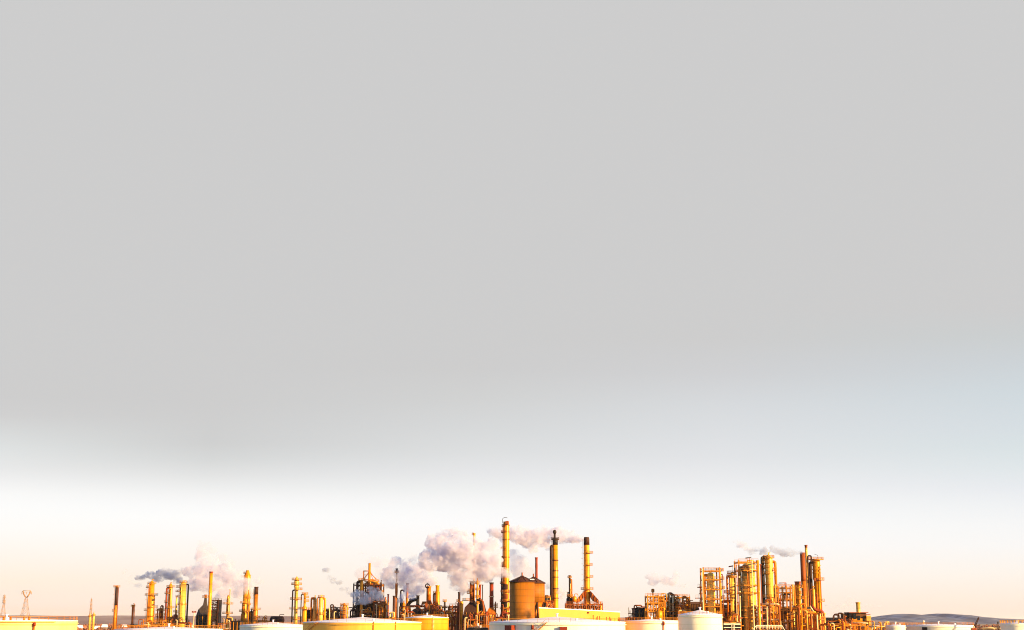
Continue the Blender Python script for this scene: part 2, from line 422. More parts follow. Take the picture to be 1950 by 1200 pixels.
W = bpy.data.worlds.new('World'); SC.world = W; W.use_nodes = True; nt = W.node_tree; nt.nodes.clear(); L = nt.links.new
out = N(nt, 'ShaderNodeOutputWorld'); tc = N(nt, 'ShaderNodeTexCoord'); sp = N(nt, 'ShaderNodeSeparateXYZ'); L(tc.outputs['Generated'], sp.inputs[0])
sky = N(nt, 'ShaderNodeTexSky'); sky.sky_type = 'NISHITA'; sky.sun_disc = False; sky.sun_elevation = SUN_EL; sky.sun_rotation = SUN_AZ
sky.air_density = 1.0; sky.dust_density = .1; sky.ozone_density = 4.0
bg1 = N(nt, 'ShaderNodeBackground'); bg1.inputs['Strength'].default_value = SKYS; L(sky.outputs[0], bg1.inputs[0])
def M(op, a, b=None, c=None):
    n = N(nt, 'ShaderNodeMath', operation=op)
    for i, v in enumerate((a, b, c)):
        if v is None: continue
        if isinstance(v, (int, float)): n.inputs[i].default_value = v
        else: L(v, n.inputs[i])
    return n.outputs[0]
ysafe = M('MAXIMUM', sp.outputs['Y'], .05)
el = M('DIVIDE', sp.outputs['Z'], ysafe); az = M('DIVIDE', sp.outputs['X'], ysafe)
def elev(py):
    yc = (600 - py) / FPX; return (SP + yc * CP) / (CP - yc * SP)
E0, E1 = elev(1190), elev(540)
tt = N(nt, 'ShaderNodeMapRange'); tt.inputs['From Min'].default_value = E0; tt.inputs['From Max'].default_value = E1; L(el, tt.inputs['Value'])
# the evening sky by bearing: height above the skyline -> colour (warm band, white band, grey overcast above, bluer to the right)
G = (205, 205, 205)
sky_cols = [
 (0,    [(1172, (249, 222, 203)), (1148, (252, 233, 218)), (1105, (254, 240, 222)), (1060, (255, 246, 236)), (1010, (255, 252, 248)), (966, (253, 253, 252)), (941, (250, 250, 249)), (921, (243, 243, 243)), (891, (232, 233, 233)), (851, (222, 225, 225)), (821, (215, 217, 217)), (791, (208, 208, 208)), (755, G)]),
 (400,  [(1172, (248, 220, 200)), (1148, (252, 232, 216)), (1105, (254, 240, 226)), (1050, (255, 248, 241)), (1010, (255, 252, 250)), (985, (254, 254, 253)), (962, (250, 250, 250)), (942, (244, 244, 244)), (925, (236, 237, 237)), (905, (227, 228, 228)), (875, (214, 216, 216)), (845, (207, 208, 208)), (770, G)]),
 (900,  [(1172, (250, 225, 207)), (1140, (253, 238, 225)), (1100, (254, 245, 235)), (1040, (254, 250, 246)), (996, (253, 252, 252)), (971, (250, 250, 250)), (951, (246, 246, 246)), (931, (239, 240, 240)), (901, (230, 231, 233)), (861, (221, 223, 224)), (811, (214, 216, 217)), (761, (209, 210, 210)), (700, G)]),
 (1380, [(1172, (251, 228, 210)), (1140, (253, 238, 223)), (1100, (254, 246, 237)), (1040, (253, 250, 248)), (1010, (251, 251, 250)), (981, (248, 249, 249)), (951, (243, 244, 245)), (921, (236, 237, 239)), (871, (226, 228, 231)), (821, (220, 223, 226)), (771, (215, 218, 221)), (711, (208, 209, 211)), (645, G)]),
 (1950, [(1172, (250, 228, 212)), (1140, (253, 237, 222)), (1090, (253, 245, 236)), (1040, (250, 248, 246)), (1001, (247, 247, 247)), (961, (240, 242, 244)), (931, (233, 236, 240)), (891, (224, 231, 234)), (851, (217, 226, 229)), (811, (214, 222, 227)), (746, (208, 217, 222)), (690, (205, 211, 215)), (640, (203, 207, 208)), (590, G)]),
]
prev = None
for i, (px, pts) in enumerate(sky_cols):
    r = N(nt, 'ShaderNodeValToRGB'); cr = r.color_ramp; cr.interpolation = 'EASE' if False else 'LINEAR'
    pts = sorted(((elev(py) - E0) / (E1 - E0), c) for py, c in pts)
    while len(cr.elements) < len(pts): cr.elements.new(.5)
    for e, (p, c) in zip(cr.elements, pts): e.position = p
    for e, (p, c) in zip(cr.elements, pts): e.color = (*srgb(*c), 1)
    L(tt.outputs[0], r.inputs[0])
    if prev is None: prev = r.outputs[0]
    else:
        f = N(nt, 'ShaderNodeMapRange'); f.interpolation_type = 'LINEAR'
        f.inputs['From Min'].default_value = (sky_cols[i - 1][0] - 975) / FPX; f.inputs['From Max'].default_value = (px - 975) / FPX; L(az, f.inputs['Value'])
        mx = N(nt, 'ShaderNodeMix', data_type='RGBA'); L(f.outputs[0], mx.inputs['Factor']); L(prev, mx.inputs['A']); L(r.outputs[0], mx.inputs['B']); prev = mx.outputs['Result']
bg2 = N(nt, 'ShaderNodeBackground'); L(prev, bg2.inputs[0]); bg2.inputs['Strength'].default_value = 1.0 / 2 ** EXPO
fm = N(nt, 'ShaderNodeMapRange'); fm.interpolation_type = 'SMOOTHSTEP'; fm.inputs['From Min'].default_value = .2; fm.inputs['From Max'].default_value = .62; L(sp.outputs['Y'], fm.inputs['Value'])
ms = N(nt, 'ShaderNodeMixShader'); L(fm.outputs[0], ms.inputs[0]); L(bg1.outputs[0], ms.inputs[1]); L(bg2.outputs[0], ms.inputs[2]); L(ms.outputs[0], out.inputs['Surface'])

# ------------------------------------------------------------------ ground, far ridge, hills
def ground_mat(name, a, b, c, sc):
    m = bpy.data.materials.new(name); m.use_nodes = True; nt = m.node_tree; L = nt.links.new; bs = nt.nodes['Principled BSDF']; bs.inputs['Roughness'].default_value = .9
    tc = N(nt, 'ShaderNodeTexCoord'); nz = N(nt, 'ShaderNodeTexNoise'); nz.inputs['Scale'].default_value = sc; nz.inputs['Detail'].default_value = 8; L(tc.outputs['Object'], nz.inputs['Vector'])
    cr = N(nt, 'ShaderNodeValToRGB'); e = cr.color_ramp.elements; e[0].position = .38; e[0].color = (*a, 1); e[1].position = .62 if sc != .006 else .72; e[1].color = (*b, 1); x = e.new(.5); x.color = (*c, 1)
    L(nz.outputs['Fac'], cr.inputs[0]); L(cr.outputs[0], bs.inputs['Base Color']); return m
q = MB(); n = 60; vs = []; fs = []
GX = [-30000, -12000] + [-6000 + 400 * i for i in range(31)] + [12000, 30000]; GY = [-3000, -500] + [0 + 250 * i for i in range(24)] + [7000, 9000, 12000, 20000, 40000]
for y in GY:
    for x in GX: vs.append((x, y, 0.0))
w_ = len(GX)
for j in range(len(GY) - 1):
    for i in range(w_ - 1): fs.append((j * w_ + i, j * w_ + i + 1, (j + 1) * w_ + i + 1, (j + 1) * w_ + i))
g = q.add(vs, fs).build('ground', ground_mat('winter_ground', (.1, .045, .022), (.34, .24, .17), (.2, .1, .05), .02)); tag(g, kind='structure')

def noise1(x, seed): return math.sin(x * 1.7 + seed) * .5 + math.sin(x * 3.9 + seed * 2.3) * .28 + math.sin(x * 9.1 + seed * 5.1) * .13 + math.sin(x * 21.3 + seed) * .06
def ridge(name, prof, Y, depth, m, seed, rough=.06, rows=10):
    """a range of hills: crest line given as bearing/height, falling to the plain in front and behind"""
    px0, px1 = prof[0][0], prof[-1][0]; k = 160; vs = []; fs = []
    for j in range(rows + 1):
        v = j / rows; prl = math.sin(math.pi * v) ** .85
        for i in range(k + 1):
            px = px0 + (px1 - px0) * i / k
            for (a, pa), (b, pb) in zip(prof, prof[1:]):
                if a <= px <= b: py = pa + (pb - pa) * (.5 - .5 * math.cos(math.pi * (px - a) / (b - a))); break
            h = max(0.0, Z(py, Y)) * (1 + rough * noise1(i * .33, seed))
            x = X(px, Y, 1180)
            nn = rough * 2.2 * h * math.sin(i * .5 + j * 1.9 + seed) * math.sin(math.pi * v) * (0 if j == rows // 2 else 1)
            vs.append((x * (1 + .04 * (v - .5)), Y + depth * (v - .5), max(-2.0, h * prl + nn * .5 - (3 if j in (0, rows) else 0))))
    for j in range(rows):
        for i in range(k): fs.append((j * (k + 1) + i, j * (k + 1) + i + 1, (j + 1) * (k + 1) + i + 1, (j + 1) * (k + 1) + i))
    o = MB().add(vs, fs, True).build(name, m); tag(o, kind='structure'); return o
HILLM = ground_mat('wooded_hill', (.028, .036, .1), (.26, .28, .38), (.042, .054, .13), .006)  # lilac blue of the distant air is put into these base colours
RIDGEM = ground_mat('wooded_ridge', (.14, .07, .075), (.24, .15, .14), (.18, .1, .1), .004)
ridge('hills', [(1600, 1184), (1655, 1181), (1680, 1176), (1700, 1171.2), (1718, 1169), (1738, 1171), (1757, 1176.5), (1768, 1174.5), (1785, 1168.5), (1805, 1169.5), (1818, 1173), (1840, 1174.5), (1862, 1178), (1885, 1177.5), (1910, 1179), (1950, 1180), (2100, 1184)], 9000, 2600, HILLM, 1.3, .02)
ridge('far_ridge', [(-300, 1173), (-60, 1172.5), (30, 1172), (140, 1173), (230, 1172.2), (330, 1173), (480, 1172.6), (600, 1173.5), (800, 1176), (1000, 1177), (1200, 1176), (1400, 1175), (1620, 1180), (1700, 1184)], 7000, 1800, RIDGEM, 4.1, .015)

# ------------------------------------------------------------------ bare winter woods on the plain (one mass) and a few houses
rnd = random.Random(3); q = MB()
def bush(x, y, h):
    for k in range(9):
        cx, cy, cz = x + rnd.gauss(0, h * .38), y + rnd.gauss(0, h * .3), h * (.25 + .6 * rnd.random()); s_ = h * rnd.uniform(.14, .34)
        vs = []
        for a in range(5):
            an = 2 * math.pi * a / 5 + rnd.random(); vs.append((cx + s_ * math.cos(an) * rnd.uniform(.6, 1.2), cy + s_ * math.sin(an), cz + s_ * rnd.uniform(-.5, .5)))
        vs += [(cx, cy, cz + s_ * rnd.uniform(.7, 1.4)), (cx, cy, cz - s_)]
        q.add(vs, [(i, (i + 1) % 5, 5) for i in range(5)] + [((i + 1) % 5, i, 6) for i in range(5)])
for i in range(3600):
    Y = 1250 + 2600 * rnd.random() ** 1.3; px = rnd.uniform(-60, 2010)
    bush(X(px, Y, 1180), Y, rnd.uniform(4, 9.5) * (.8 if Y < 1700 else 1))
WOODM = ground_mat('bare_thicket', (.07, .03, .018), (.3, .1, .045), (.2, .065, .03), .03)
tag(q.build('woods', WOODM), 'bare red brown winter thicket covering the plain behind the refinery', 'woods', kind='stuff')
HL = [(152, 1180, 'at the foot of the ridge beside the front tank'), (186, 1181, 'right of the two small bright silos'), (200, 1180.5, 'between the twin silos and the leftmost stack'), (238, 1181, 'just right of the leftmost dark stack'),
      (363, 1180, 'by the lamp post left of the dark furnace'), (537, 1181, 'left of the bright column with four decks'), (1668, 1183, 'left of the lilac hills near the stack building')]
for px, py, w in HL:
    Y = 1950 + 250 * rnd.random(); t = T('house', 'tiny pale house in the distance, ' + w, 'house', px, Y, 'distant houses', 1180)
    h = rnd.uniform(8, 10); wd = rnd.uniform(5, 8)
    t.part('wall', MB().span(-wd / 2, wd / 2, -5, 5, 0, h - 2), HOUSE)
    t.part('roof', MB().add([(-wd / 2 - .5, -5.5, h - 1.99), (wd / 2 + .5, -5.5, h - 1.99), (wd / 2 + .5, 5.5, h - 1.99), (-wd / 2 - .5, 5.5, h - 1.99), (-wd / 2 - .5, 0, h + 2), (wd / 2 + .5, 0, h + 2)], [(3, 2, 1, 0), (0, 1, 5, 4), (2, 3, 4, 5), (0, 4, 3), (1, 2, 5)]), ROOF)
    for d in (-.28, .22): t.part('window', MB().box(wd * d, -5.02, h * .5, 1.4, .1, 1.5), GLASS)

# ------------------------------------------------------------------ pylons
def lattice(q, prof, w):
    """four-legged lattice: prof (z, half width)"""
    for (z0, a), (z1, b) in zip(prof, prof[1:]):
        c0 = [(-a, -a, z0), (a, -a, z0), (a, a, z0), (-a, a, z0)]; c1 = [(-b, -b, z1), (b, -b, z1), (b, b, z1), (-b, b, z1)]
        for i in range(4):
            j = (i + 1) % 4; q.bar(c0[i], c1[i], w); q.bar(c0[i], c1[j], w * .6); q.bar(c0[j], c1[i], w * .6); q.bar(c1[i], c1[j], w * .6)
t = T('electricity_pylon', 'lattice pylon with four short cross arms, leftmost on the skyline', 'pylon', 8, 2300, 'power pylons on the skyline'); s = S(2300)
zt, zb = t.Z(1134), t.Z(1172); q = MB(); hs = [0, zb * .55, zb, zb + (zt - zb) * .3, zb + (zt - zb) * .55, zb + (zt - zb) * .8, zt]
lattice(q, list(zip(hs, [5.5 * s, 4.8 * s, 4 * s, 2.4 * s, 1.3 * s, .9 * s, .7 * s])), .34); t.part('lattice_body', q, PYLON)
for py, wd in ((1134.5, 2.3), (1139, 3.6), (1143.5, 3), (1148, 3.4)):
    q = MB(); z = t.Z(py)
    for sg in (-1, 1): q.bar((0, -.6, z), (sg * wd * s, 0, z), .5); q.bar((0, .6, z + 1.8), (sg * wd * s, 0, z), .4); q.bar((sg * wd * s, 0, z), (sg * wd * s, 0, z - 2.6), .3)
    t.part('cross_arm', q, PYLON)
t = T('electricity_pylon', 'lattice pylon with a wide forked head, right of the four armed one', 'pylon', 50, 1900, 'power pylons on the skyline'); s = S(1900)
za, zw, zt = t.Z(1172), t.Z(1141), t.Z(1127); q = MB(); lattice(q, [(0, 9 * s), (za * .6, 7.8 * s), (za, 6.5 * s), (za + (zw - za) * .4, 4.4 * s), (za + (zw - za) * .7, 3.2 * s), (zw, 2.3 * s)], .34); t.part('lattice_body', q, PYLON)
q = MB(); zj = t.Z(1138)
for sg in (-1, 1):
    for y in (-1, 1):
        q.bar((sg * .6 * s, y, zj), (sg * 5.6 * s, y * .7, t.Z(1130)), .5); q.bar((sg * 1.8 * s, y, zj), (sg * 6.8 * s, y * .7, t.Z(1130)), .5); q.bar((sg * 2.2 * s, y, zw), (sg * .6 * s, y, zj), .4)
        q.bar((sg * 5.6 * s, y * .7, t.Z(1130)), (sg * 6.2 * s, y * .5, t.Z(1124.5)), .5); q.bar((sg * 6.8 * s, y * .7, t.Z(1130)), (sg * 6.9 * s, y * .5, t.Z(1124.5)), .5)
    for k in range(4):
        z = zj + (t.Z(1130) - zj) * k / 4; x = .6 + 5 * k / 4; q.bar((sg * x * s, -1, z), (sg * (x + 2.3) * s, -1, z + 2.5), .3)
t.part('forked_head', q, PYLON)
q = MB(); z = t.Z(1127.5)
for y in (-.8, .8): q.bar((-9.5 * s, y * .2, z), (9.5 * s, y * .2, z), .5); q.bar((-9.5 * s, y * .2, z), (-6 * s, y, z + 1.9), .4); q.bar((9.5 * s, y * .2, z), (6 * s, y, z + 1.9), .4); q.bar((-6 * s, y, z + 1.9), (6 * s, y, z + 1.9), .4)
t.part('cross_arm', q, PYLON)
for x in (-9.2, 0, 9.2): t.part('insulator', MB().cyl((x * s, 0, z), (x * s, 0, z - 3), .35), PYLON)
t = T('radio_mast', 'slim lattice mast rising behind the two small bright silos', 'mast', 174.5, 2100); s = S(2100); zt = t.Z(1141); q = MB()
lattice(q, [(zt * k / 9, (3.2 - 2.3 * k / 9) * s) for k in range(10)], .34); t.part('lattice_body', q, PYLON)
t.part('antenna', MB().cyl((0, 0, zt), (0, 0, zt + 2), .3), PYLON); t.part('platform', MB().box(0, 0, zt - .4, 2.6 * s, 2.6 * s, .4), PYLON)

# ------------------------------------------------------------------ steam: each plume is a lumpy closed body of scattering vapour
def vapour(name, dens, scale, lo, hi, col=(.8, .77, .9), an=.0):
    m = bpy.data.materials.new(name); m.use_nodes = True; nt = m.node_tree; nt.nodes.clear(); L = nt.links.new
    o = N(nt, 'ShaderNodeOutputMaterial'); v = N(nt, 'ShaderNodeVolumePrincipled'); v.inputs['Color'].default_value = (*col, 1); v.inputs['Anisotropy'].default_value = an
    tc = N(nt, 'ShaderNodeTexCoord'); nz = N(nt, 'ShaderNodeTexNoise'); nz.inputs['Scale'].default_value = scale; nz.inputs['Detail'].default_value = 5; nz.inputs['Roughness'].default_value = .6
    L(tc.outputs['Object'], nz.inputs['Vector'])
    mr = N(nt, 'ShaderNodeMapRange'); mr.inputs['From Min'].default_value = lo; mr.inputs['From Max'].default_value = hi; mr.inputs['To Max'].default_value = dens; L(nz.outputs['Fac'], mr.inputs['Value'])
    L(mr.outputs[0], v.inputs['Density']); L(v.outputs[0], o.inputs['Volume']); return m
THICK = vapour('thick_steam', .62, .2, .40, .64)
MIDST = vapour('drifting_steam', .45, .2, .37, .68)
SOFT = vapour('soft_vapour', .13, .2, .25, .6)
DENSE = vapour('dense_steam', .7, .3, .36, .62, (.97, .94, .95))
GREYST = vapour('shade_tinted_steam', .6, .2, .36, .64, (.56, .6, .76))  # steam too: its shade is put into a darker, bluer scatter colour
THIN = vapour('thin_steam', .14, .16, .4, .68)
from mathutils import noise as mnoise
ICO = None
def ico():
    global ICO
    if ICO is None:
        import bmesh
        bm = bmesh.new(); bmesh.ops.create_icosphere(bm, subdivisions=2, radius=1); ICO = ([v.co.copy() for v in bm.verts], [tuple(v.index for v in f.verts) for f in bm.faces]); bm.free()
    return ICO
def plume(label, Y, blobs, m, seed, lumps=7, drift=.6, rough=.22, voxel=None):
    """blobs: (px, py, half width px, half height px[, y offset m])"""
    rn = random.Random(seed); c0 = blobs[0]; org = P(c0[0], c0[1], Y); s = S(Y); q = MB(); vs0, fs0 = ico()
    def ball(c, rx, ry, rz):
        vs = []
        for v in vs0:
            k = 1 + rough * mnoise.noise((v + c * .13) * 1.7)
            vs.append((c.x + v.x * rx * k, c.y + v.y * ry * k, c.z + v.z * rz * k))
        q.add(vs, fs0, True)
    for b in blobs:
        px, py, w, h = b[:4]; c = P(px, py, Y) - org; w *= 1.2; h *= 1.2; c.y = b[4] if len(b) > 4 else rn.uniform(-2, 2)
        rx, rz = w * s, h * s; ry = min(rx, rz) * 1.1
        ball(c, rx * .86, ry * .86, rz * .86)
        for i in range(lumps):
            a = rn.uniform(0, 2 * math.pi); e = rn.uniform(-1, 1); cc = c + Vector((rx * .74 * math.cos(a) * math.cos(e), ry * .74 * math.sin(e), rz * .74 * math.sin(a) * math.cos(e)))
            k = rn.uniform(.22, .44) * (rx * rz) ** .5; ball(cc, k * rn.uniform(.9, 1.3), k, k)
    o = q.build('steam_plume', m); o.location = org
    me = o.modifiers.new('remesh', 'REMESH'); me.mode = 'VOXEL'; me.voxel_size = voxel or 1.1 * s * 1.3
    tx = bpy.data.textures.new('billow', 'CLOUDS'); tx.noise_scale = 6.5 * s * 1.6; tx.noise_depth = 3
    dm = o.modifiers.new('billow', 'DISPLACE'); dm.texture = tx; dm.strength = 7.5 * s; dm.mid_level = .52; dm.texture_coords = 'LOCAL'
    tf = bpy.data.textures.new('curl', 'CLOUDS'); tf.noise_scale = 2.6 * s * 1.6; tf.noise_depth = 2
    df = o.modifiers.new('curl', 'DISPLACE'); df.texture = tf; df.strength = 4.2 * s; df.mid_level = .5; df.texture_coords = 'LOCAL'
    dg = bpy.context.evaluated_depsgraph_get(); nm = bpy.data.meshes.new_from_object(o.evaluated_get(dg)); o.modifiers.clear()
    o.data = nm; nm.name = 'steam_plume'
    nm.materials.clear(); nm.materials.append(m)
    tag(o, label, 'steam plume', GP, 'thing'); return o
plume('broad lilac and cream steam cloud behind the left group of columns', 985, [(388, 1082, 20, 14), (366, 1090, 18, 12), (412, 1090, 24, 14), (436, 1098, 24, 16), (460, 1112, 24, 12), (400, 1112, 30, 14), (438, 1128, 26, 12), (372, 1112, 18, 14), (470, 1124, 20, 10), (425, 1142, 20, 8), (490, 1108, 10, 7), (388, 1062, 16, 12), (482, 1128, 10, 8), (384, 1052, 11, 8), (402, 1068, 14, 9), (428, 1080, 14, 9), (448, 1098, 14, 9)], MIDST, 11)
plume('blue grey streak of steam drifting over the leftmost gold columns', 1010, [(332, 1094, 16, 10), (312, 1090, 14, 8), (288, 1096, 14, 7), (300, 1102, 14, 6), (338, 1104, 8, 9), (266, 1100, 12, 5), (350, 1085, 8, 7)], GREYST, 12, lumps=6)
plume('faint pink wisp above the left steam cloud', 1000, [(388, 1045, 13, 9), (381, 1037, 9, 6), (404, 1048, 12, 7), (395, 1036, 9, 6), (424, 1062, 12, 8), (440, 1074, 10, 8)], SOFT, 13)
plume('faint tattered wisp at the far left end of the drifting steam', 1010, [(240, 1086, 7, 3), (251, 1097, 8, 4), (248, 1108, 9, 4), (262, 1115, 8, 4), (235, 1091, 4, 3)], SOFT, 14)
plume('huge billowing lilac and peach steam cloud left of the tallest stack', 770, [(850, 1060, 34, 30), (880, 1050, 30, 26), (836, 1038, 26, 18), (905, 1068, 32, 26), (862, 1034, 22, 14), (820, 1068, 22, 20), (885, 1090, 30, 20), (925, 1086, 28, 20), (944, 1090, 18, 12), (966, 1093, 13, 7), (868, 1108, 14, 12), (882, 1118, 14, 12), (900, 1028, 12, 9), (935, 1060, 18, 18), (810, 1062, 13, 14), (910, 1102, 18, 8), (918, 1048, 22, 18), (842, 1020, 14, 10), (876, 1018, 14, 10), (862, 1012, 12, 7), (940, 1040, 14, 14), (943, 1064, 14, 14)], THICK, 15, lumps=9)
plume('pale steam trailing left from the huge cloud behind the flare pipe', 840, [(775, 1090, 20, 16), (760, 1102, 18, 14), (792, 1102, 18, 16), (748, 1080, 10, 10), (800, 1082, 14, 12), (775, 1072, 10, 8), (785, 1120, 18, 12), (815, 1108, 18, 12), (745, 1112, 14, 10), (752, 1070, 10, 10), (735, 1098, 12, 12), (802, 1120, 14, 10), (742, 1090, 14, 12), (810, 1094, 14, 14)], MIDST, 16)
plume('soft cream puff floating above the pale trailing steam', 850, [(788, 1062, 10, 9), (790, 1071, 8, 7), (783, 1054, 5, 4)], THIN, 17, lumps=4)
plume('thin peach steam fanning out right of the tallest stack', 830, [(990, 1078, 20, 20), (1004, 1090, 14, 12), (978, 1060, 12, 14), (992, 1100, 16, 8)], SOFT, 18)
plume('dense grey and pink steam streaming left from the rightmost tall stack', 812, [(1005, 1024, 24, 17), (1030, 1022, 20, 17), (985, 1020, 20, 16), (1056, 1018, 18, 13), (1078, 1022, 18, 13), (1096, 1026, 14, 9), (1108, 1026, 8, 6), (962, 1016, 22, 12), (944, 1014, 16, 11), (1016, 1044, 12, 9), (1046, 1040, 12, 8)], THICK, 19, lumps=8)
plume('low white steam puff hanging before the dark reactor frame', 815, [(700, 1140, 16, 9), (716, 1133, 14, 7), (684, 1132, 13, 7), (680, 1146, 10, 5), (724, 1140, 9, 6), (708, 1124, 12, 6), (697, 1148, 12, 5)], DENSE, 20)
plume('small bluish steam jet in front of the dark panel beside the flare pipe', 800, [(764, 1140, 6, 10), (774, 1131, 9, 7), (788, 1130, 10, 6), (800, 1126, 8, 5), (770, 1118, 6, 8), (785, 1138, 8, 5)], MIDST, 21)
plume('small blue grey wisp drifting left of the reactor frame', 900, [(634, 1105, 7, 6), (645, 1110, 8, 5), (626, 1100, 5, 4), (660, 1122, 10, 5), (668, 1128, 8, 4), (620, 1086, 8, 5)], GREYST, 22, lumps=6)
plume('tiny grey wisp beside the deck of the bright four deck column', 880, [(553, 1148, 4, 5), (548, 1143, 4, 3), (557, 1155, 4, 4)], THIN, 23, lumps=4)
plume('wide very faint pink haze of steam above the reactor frame', 905, [(690, 1090, 16, 12), (712, 1070, 16, 10), (730, 1092, 16, 12), (690, 1054, 9, 4), (735, 1070, 10, 8)], SOFT, 24)
plume('small lilac steam puff between the last two tall stacks', 790, [(1066, 1124, 7, 7), (1074, 1130, 6, 6), (1060, 1120, 6, 6), (1070, 1138, 6, 5), (1044, 1116, 6, 5), (1079, 1127, 3, 3)], MIDST, 25, lumps=5)
plume('faint lilac steam puff left of the tall frame with the domed vessel', 720, [(1246, 1098, 13, 8), (1262, 1104, 14, 8), (1278, 1108, 12, 8), (1286, 1098, 7, 12), (1244, 1110, 10, 6), (1300, 1116, 10, 4)], MIDST, 26)
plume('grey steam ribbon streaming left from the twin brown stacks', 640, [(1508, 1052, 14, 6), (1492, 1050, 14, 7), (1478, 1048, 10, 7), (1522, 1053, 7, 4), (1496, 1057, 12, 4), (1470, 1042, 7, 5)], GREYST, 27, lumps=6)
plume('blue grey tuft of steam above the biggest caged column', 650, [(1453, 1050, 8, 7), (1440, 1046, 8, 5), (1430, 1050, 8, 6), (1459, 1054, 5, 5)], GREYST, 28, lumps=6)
plume('thin fading wisp at the left end of the right hand steam', 650, [(1412, 1038, 9, 5), (1402, 1031, 6, 4), (1420, 1044, 7, 4), (1408, 1036, 8, 6), (1416, 1041, 8, 6), (1426, 1046, 8, 5)], MIDST, 29, lumps=5)
plume('faint round puff beside the short stack on the flat roofed building', 700, [(1618, 1143, 8, 7), (1620, 1151, 7, 6), (1623, 1158, 6, 5)], SOFT, 30, lumps=4)
plume('thin flat streak of vapour behind the short yellow stack', 760, [(1590, 1154, 22, 3.2), (1612, 1153.5, 22, 3.4), (1636, 1153, 24, 3.6), (1660, 1153.5, 22, 3)], SOFT, 31, lumps=2, voxel=.5)

# ------------------------------------------------------------------ haze: even thin air round everything
HZ = bpy.data.materials.new('evening_haze'); HZ.use_nodes = True; nt = HZ.node_tree; nt.nodes.clear()
o = N(nt, 'ShaderNodeOutputMaterial'); v = N(nt, 'ShaderNodeVolumePrincipled'); v.inputs['Color'].default_value = (.95, .9, .93, 1); v.inputs['Density'].default_value = HAZED
nt.links.new(v.outputs[0], o.inputs['Volume'])
hz = MB().span(-34000, 34000, -4000, 45000, -4, 100).build('haze', HZ); tag(hz, kind='stuff')
# ================================================================== front row of storage tanks
t = tank('large pale yellow tank cropped by the left picture edge', 12, 130, 1183, 1176, 430, TCREAM, vents=True)
x, y, a = on_tank(t, 97, .5); q = MB().cyl((x, y, 2), (x, y, t.zr - .3), .22); q.cyl((x, y, t.zr - .3), (x * .9, y * .9, t.zr + .2), .2); t.part('foam_pipe', q, AMBER)
t.part('foam_box', MB().cyl((x, y, t.zr - 1.4), (x, y, t.zr - .35), .42), REDP)
x, y, a = on_tank(t, 20, .4); t.part('foam_box', MB().box(x, y, t.zr - 3.4, 1.5, .9, 1.6, a), AMBER)
t.part('cable_tray', MB().ring(0, 0, t.zr - .32, t.r + .02, t.r + .5, .25, 230, 330, 96), TYELL)
for px in (50, 62, 84, 92):
    x, y, a = on_tank(t, px); t.part('roof_nozzle', MB().cyl((x * .95, y * .95, t.zr), (x * .95, y * .95, t.zr + 1.3), .3), AMBER)
tank('pale cone roof of a low tank peeking over the bottom edge below the left columns', 322, 100, 1199, 1193.5, 470, TWHITE)
t = tank('grey and yellow tank half overlapped by the widest yellow tank', 520, 62, 1191, 1185, 600, TWHITE, stair=(-60, 10))
t = tank('widest yellow tank with a shallow pink cone roof', 690, 112, 1185.5, 1175.5, 520, TMELLOW, stair=(150, 230))
for px in (722, 760):
    x, y, a = on_tank(t, px, .3); t.part('drain_pipe', MB().cyl((x, y, 0), (x, y, t.zr + .3), .16), TYELL)
t = tank('bright yellow tank with a line of white rungs, behind the widest tank', 813, 41, 1176.5, 1171.5, 640, TYELL)
x, y, a = on_tank(t, 827, .3); q = MB()
for k in range(34): q.box(x, y, .4 + k * (t.zr - .4) / 33, .75, .3, .26, a + math.pi / 2)
t.part('ladder', q, PIPEW)
t = tank('big white tank with a rusty red box on its shaded side, before the silos', 1061, 129, 1185.5, 1174.5, 450, TWHITE, stair=(-150, -100))
x, y, a = on_tank(t, 975, .7); t.part('stair_box', MB().box(x, y, (Z(1191, 430)) / 2, 2.7, 2.2, Z(1191, 430), a + math.pi / 2), REDP)
x, y, a = on_tank(t, 1013, .35); q = MB().cyl((x, y, 0), (x, y, t.zr - .6), .16); t.part('drain_pipe', q, TCREAM); t.part('foam_box', MB().cyl((x, y, t.zr - 2.0), (x, y, t.zr - .8), .42), REDP)
x, y, a = on_tank(t, 1068, .5); t.part('foam_box', MB().box(x, y, Z(1199, 425), 2.2, 1.0, 1.6, a + math.pi / 2), REDP)
rn = random.Random(5)
for k in range(14):
    x, y = (X(rn.uniform(1128, 1183), 450, 1182) - t.x), rn.uniform(-5, 5); r_ = math.hypot(x, y); zz = t.zr + (Z(1174.5, 450) - t.zr) * max(0, 1 - r_ / t.r) * .9
    t.part('roof_fitting', MB().cyl((x, y, zz - .3), (x, y, zz + rn.uniform(.8, 1.6)), .14), RUST)
t = tank('white tank tucked between the big white tank and the small cone roofed one', 1241, 50, 1183, 1179, 560, TWHITE)
x, y, a = on_tank(t, 1258, .4); t.part('foam_pipe', MB().cyl((x, y, 0), (x, y, t.zr + .1), .2), AMBER); t.part('foam_box', MB().cyl((x, y, t.zr - 1.4), (x, y, t.zr - .35), .45), REDP)
t = tank('small white tank with a steep white cone roof', 1333.5, 41.5, 1171.5, 1162, 480, TWHITE, stair=(-20, 60))
t = tank('small squat white tank left of the low wide tank at the right', 1705, 18, 1192, 1189, 610, TWHITE)
t = tank('low wide tank with a dark opening, under the lilac hills', 1787, 65, 1191.5, 1188, 640, TWHITE)
x, y, a = on_tank(t, 1746, .12); t.part('opening', MB().box(x, y, t.zr - 3.2, 2.2, .5, 5.2, a + math.pi / 2), GLASS)
t = tank('blue grey tank with gold railings at the right picture edge', 1936, 30, 1188, 1185.5, 560, TWHITE)
q = MB()
for k in range(14): a = 2 * math.pi * k / 14; q.box(t.r * math.cos(a), t.r * math.sin(a), t.zr + .75, .25, .25, 1.4)
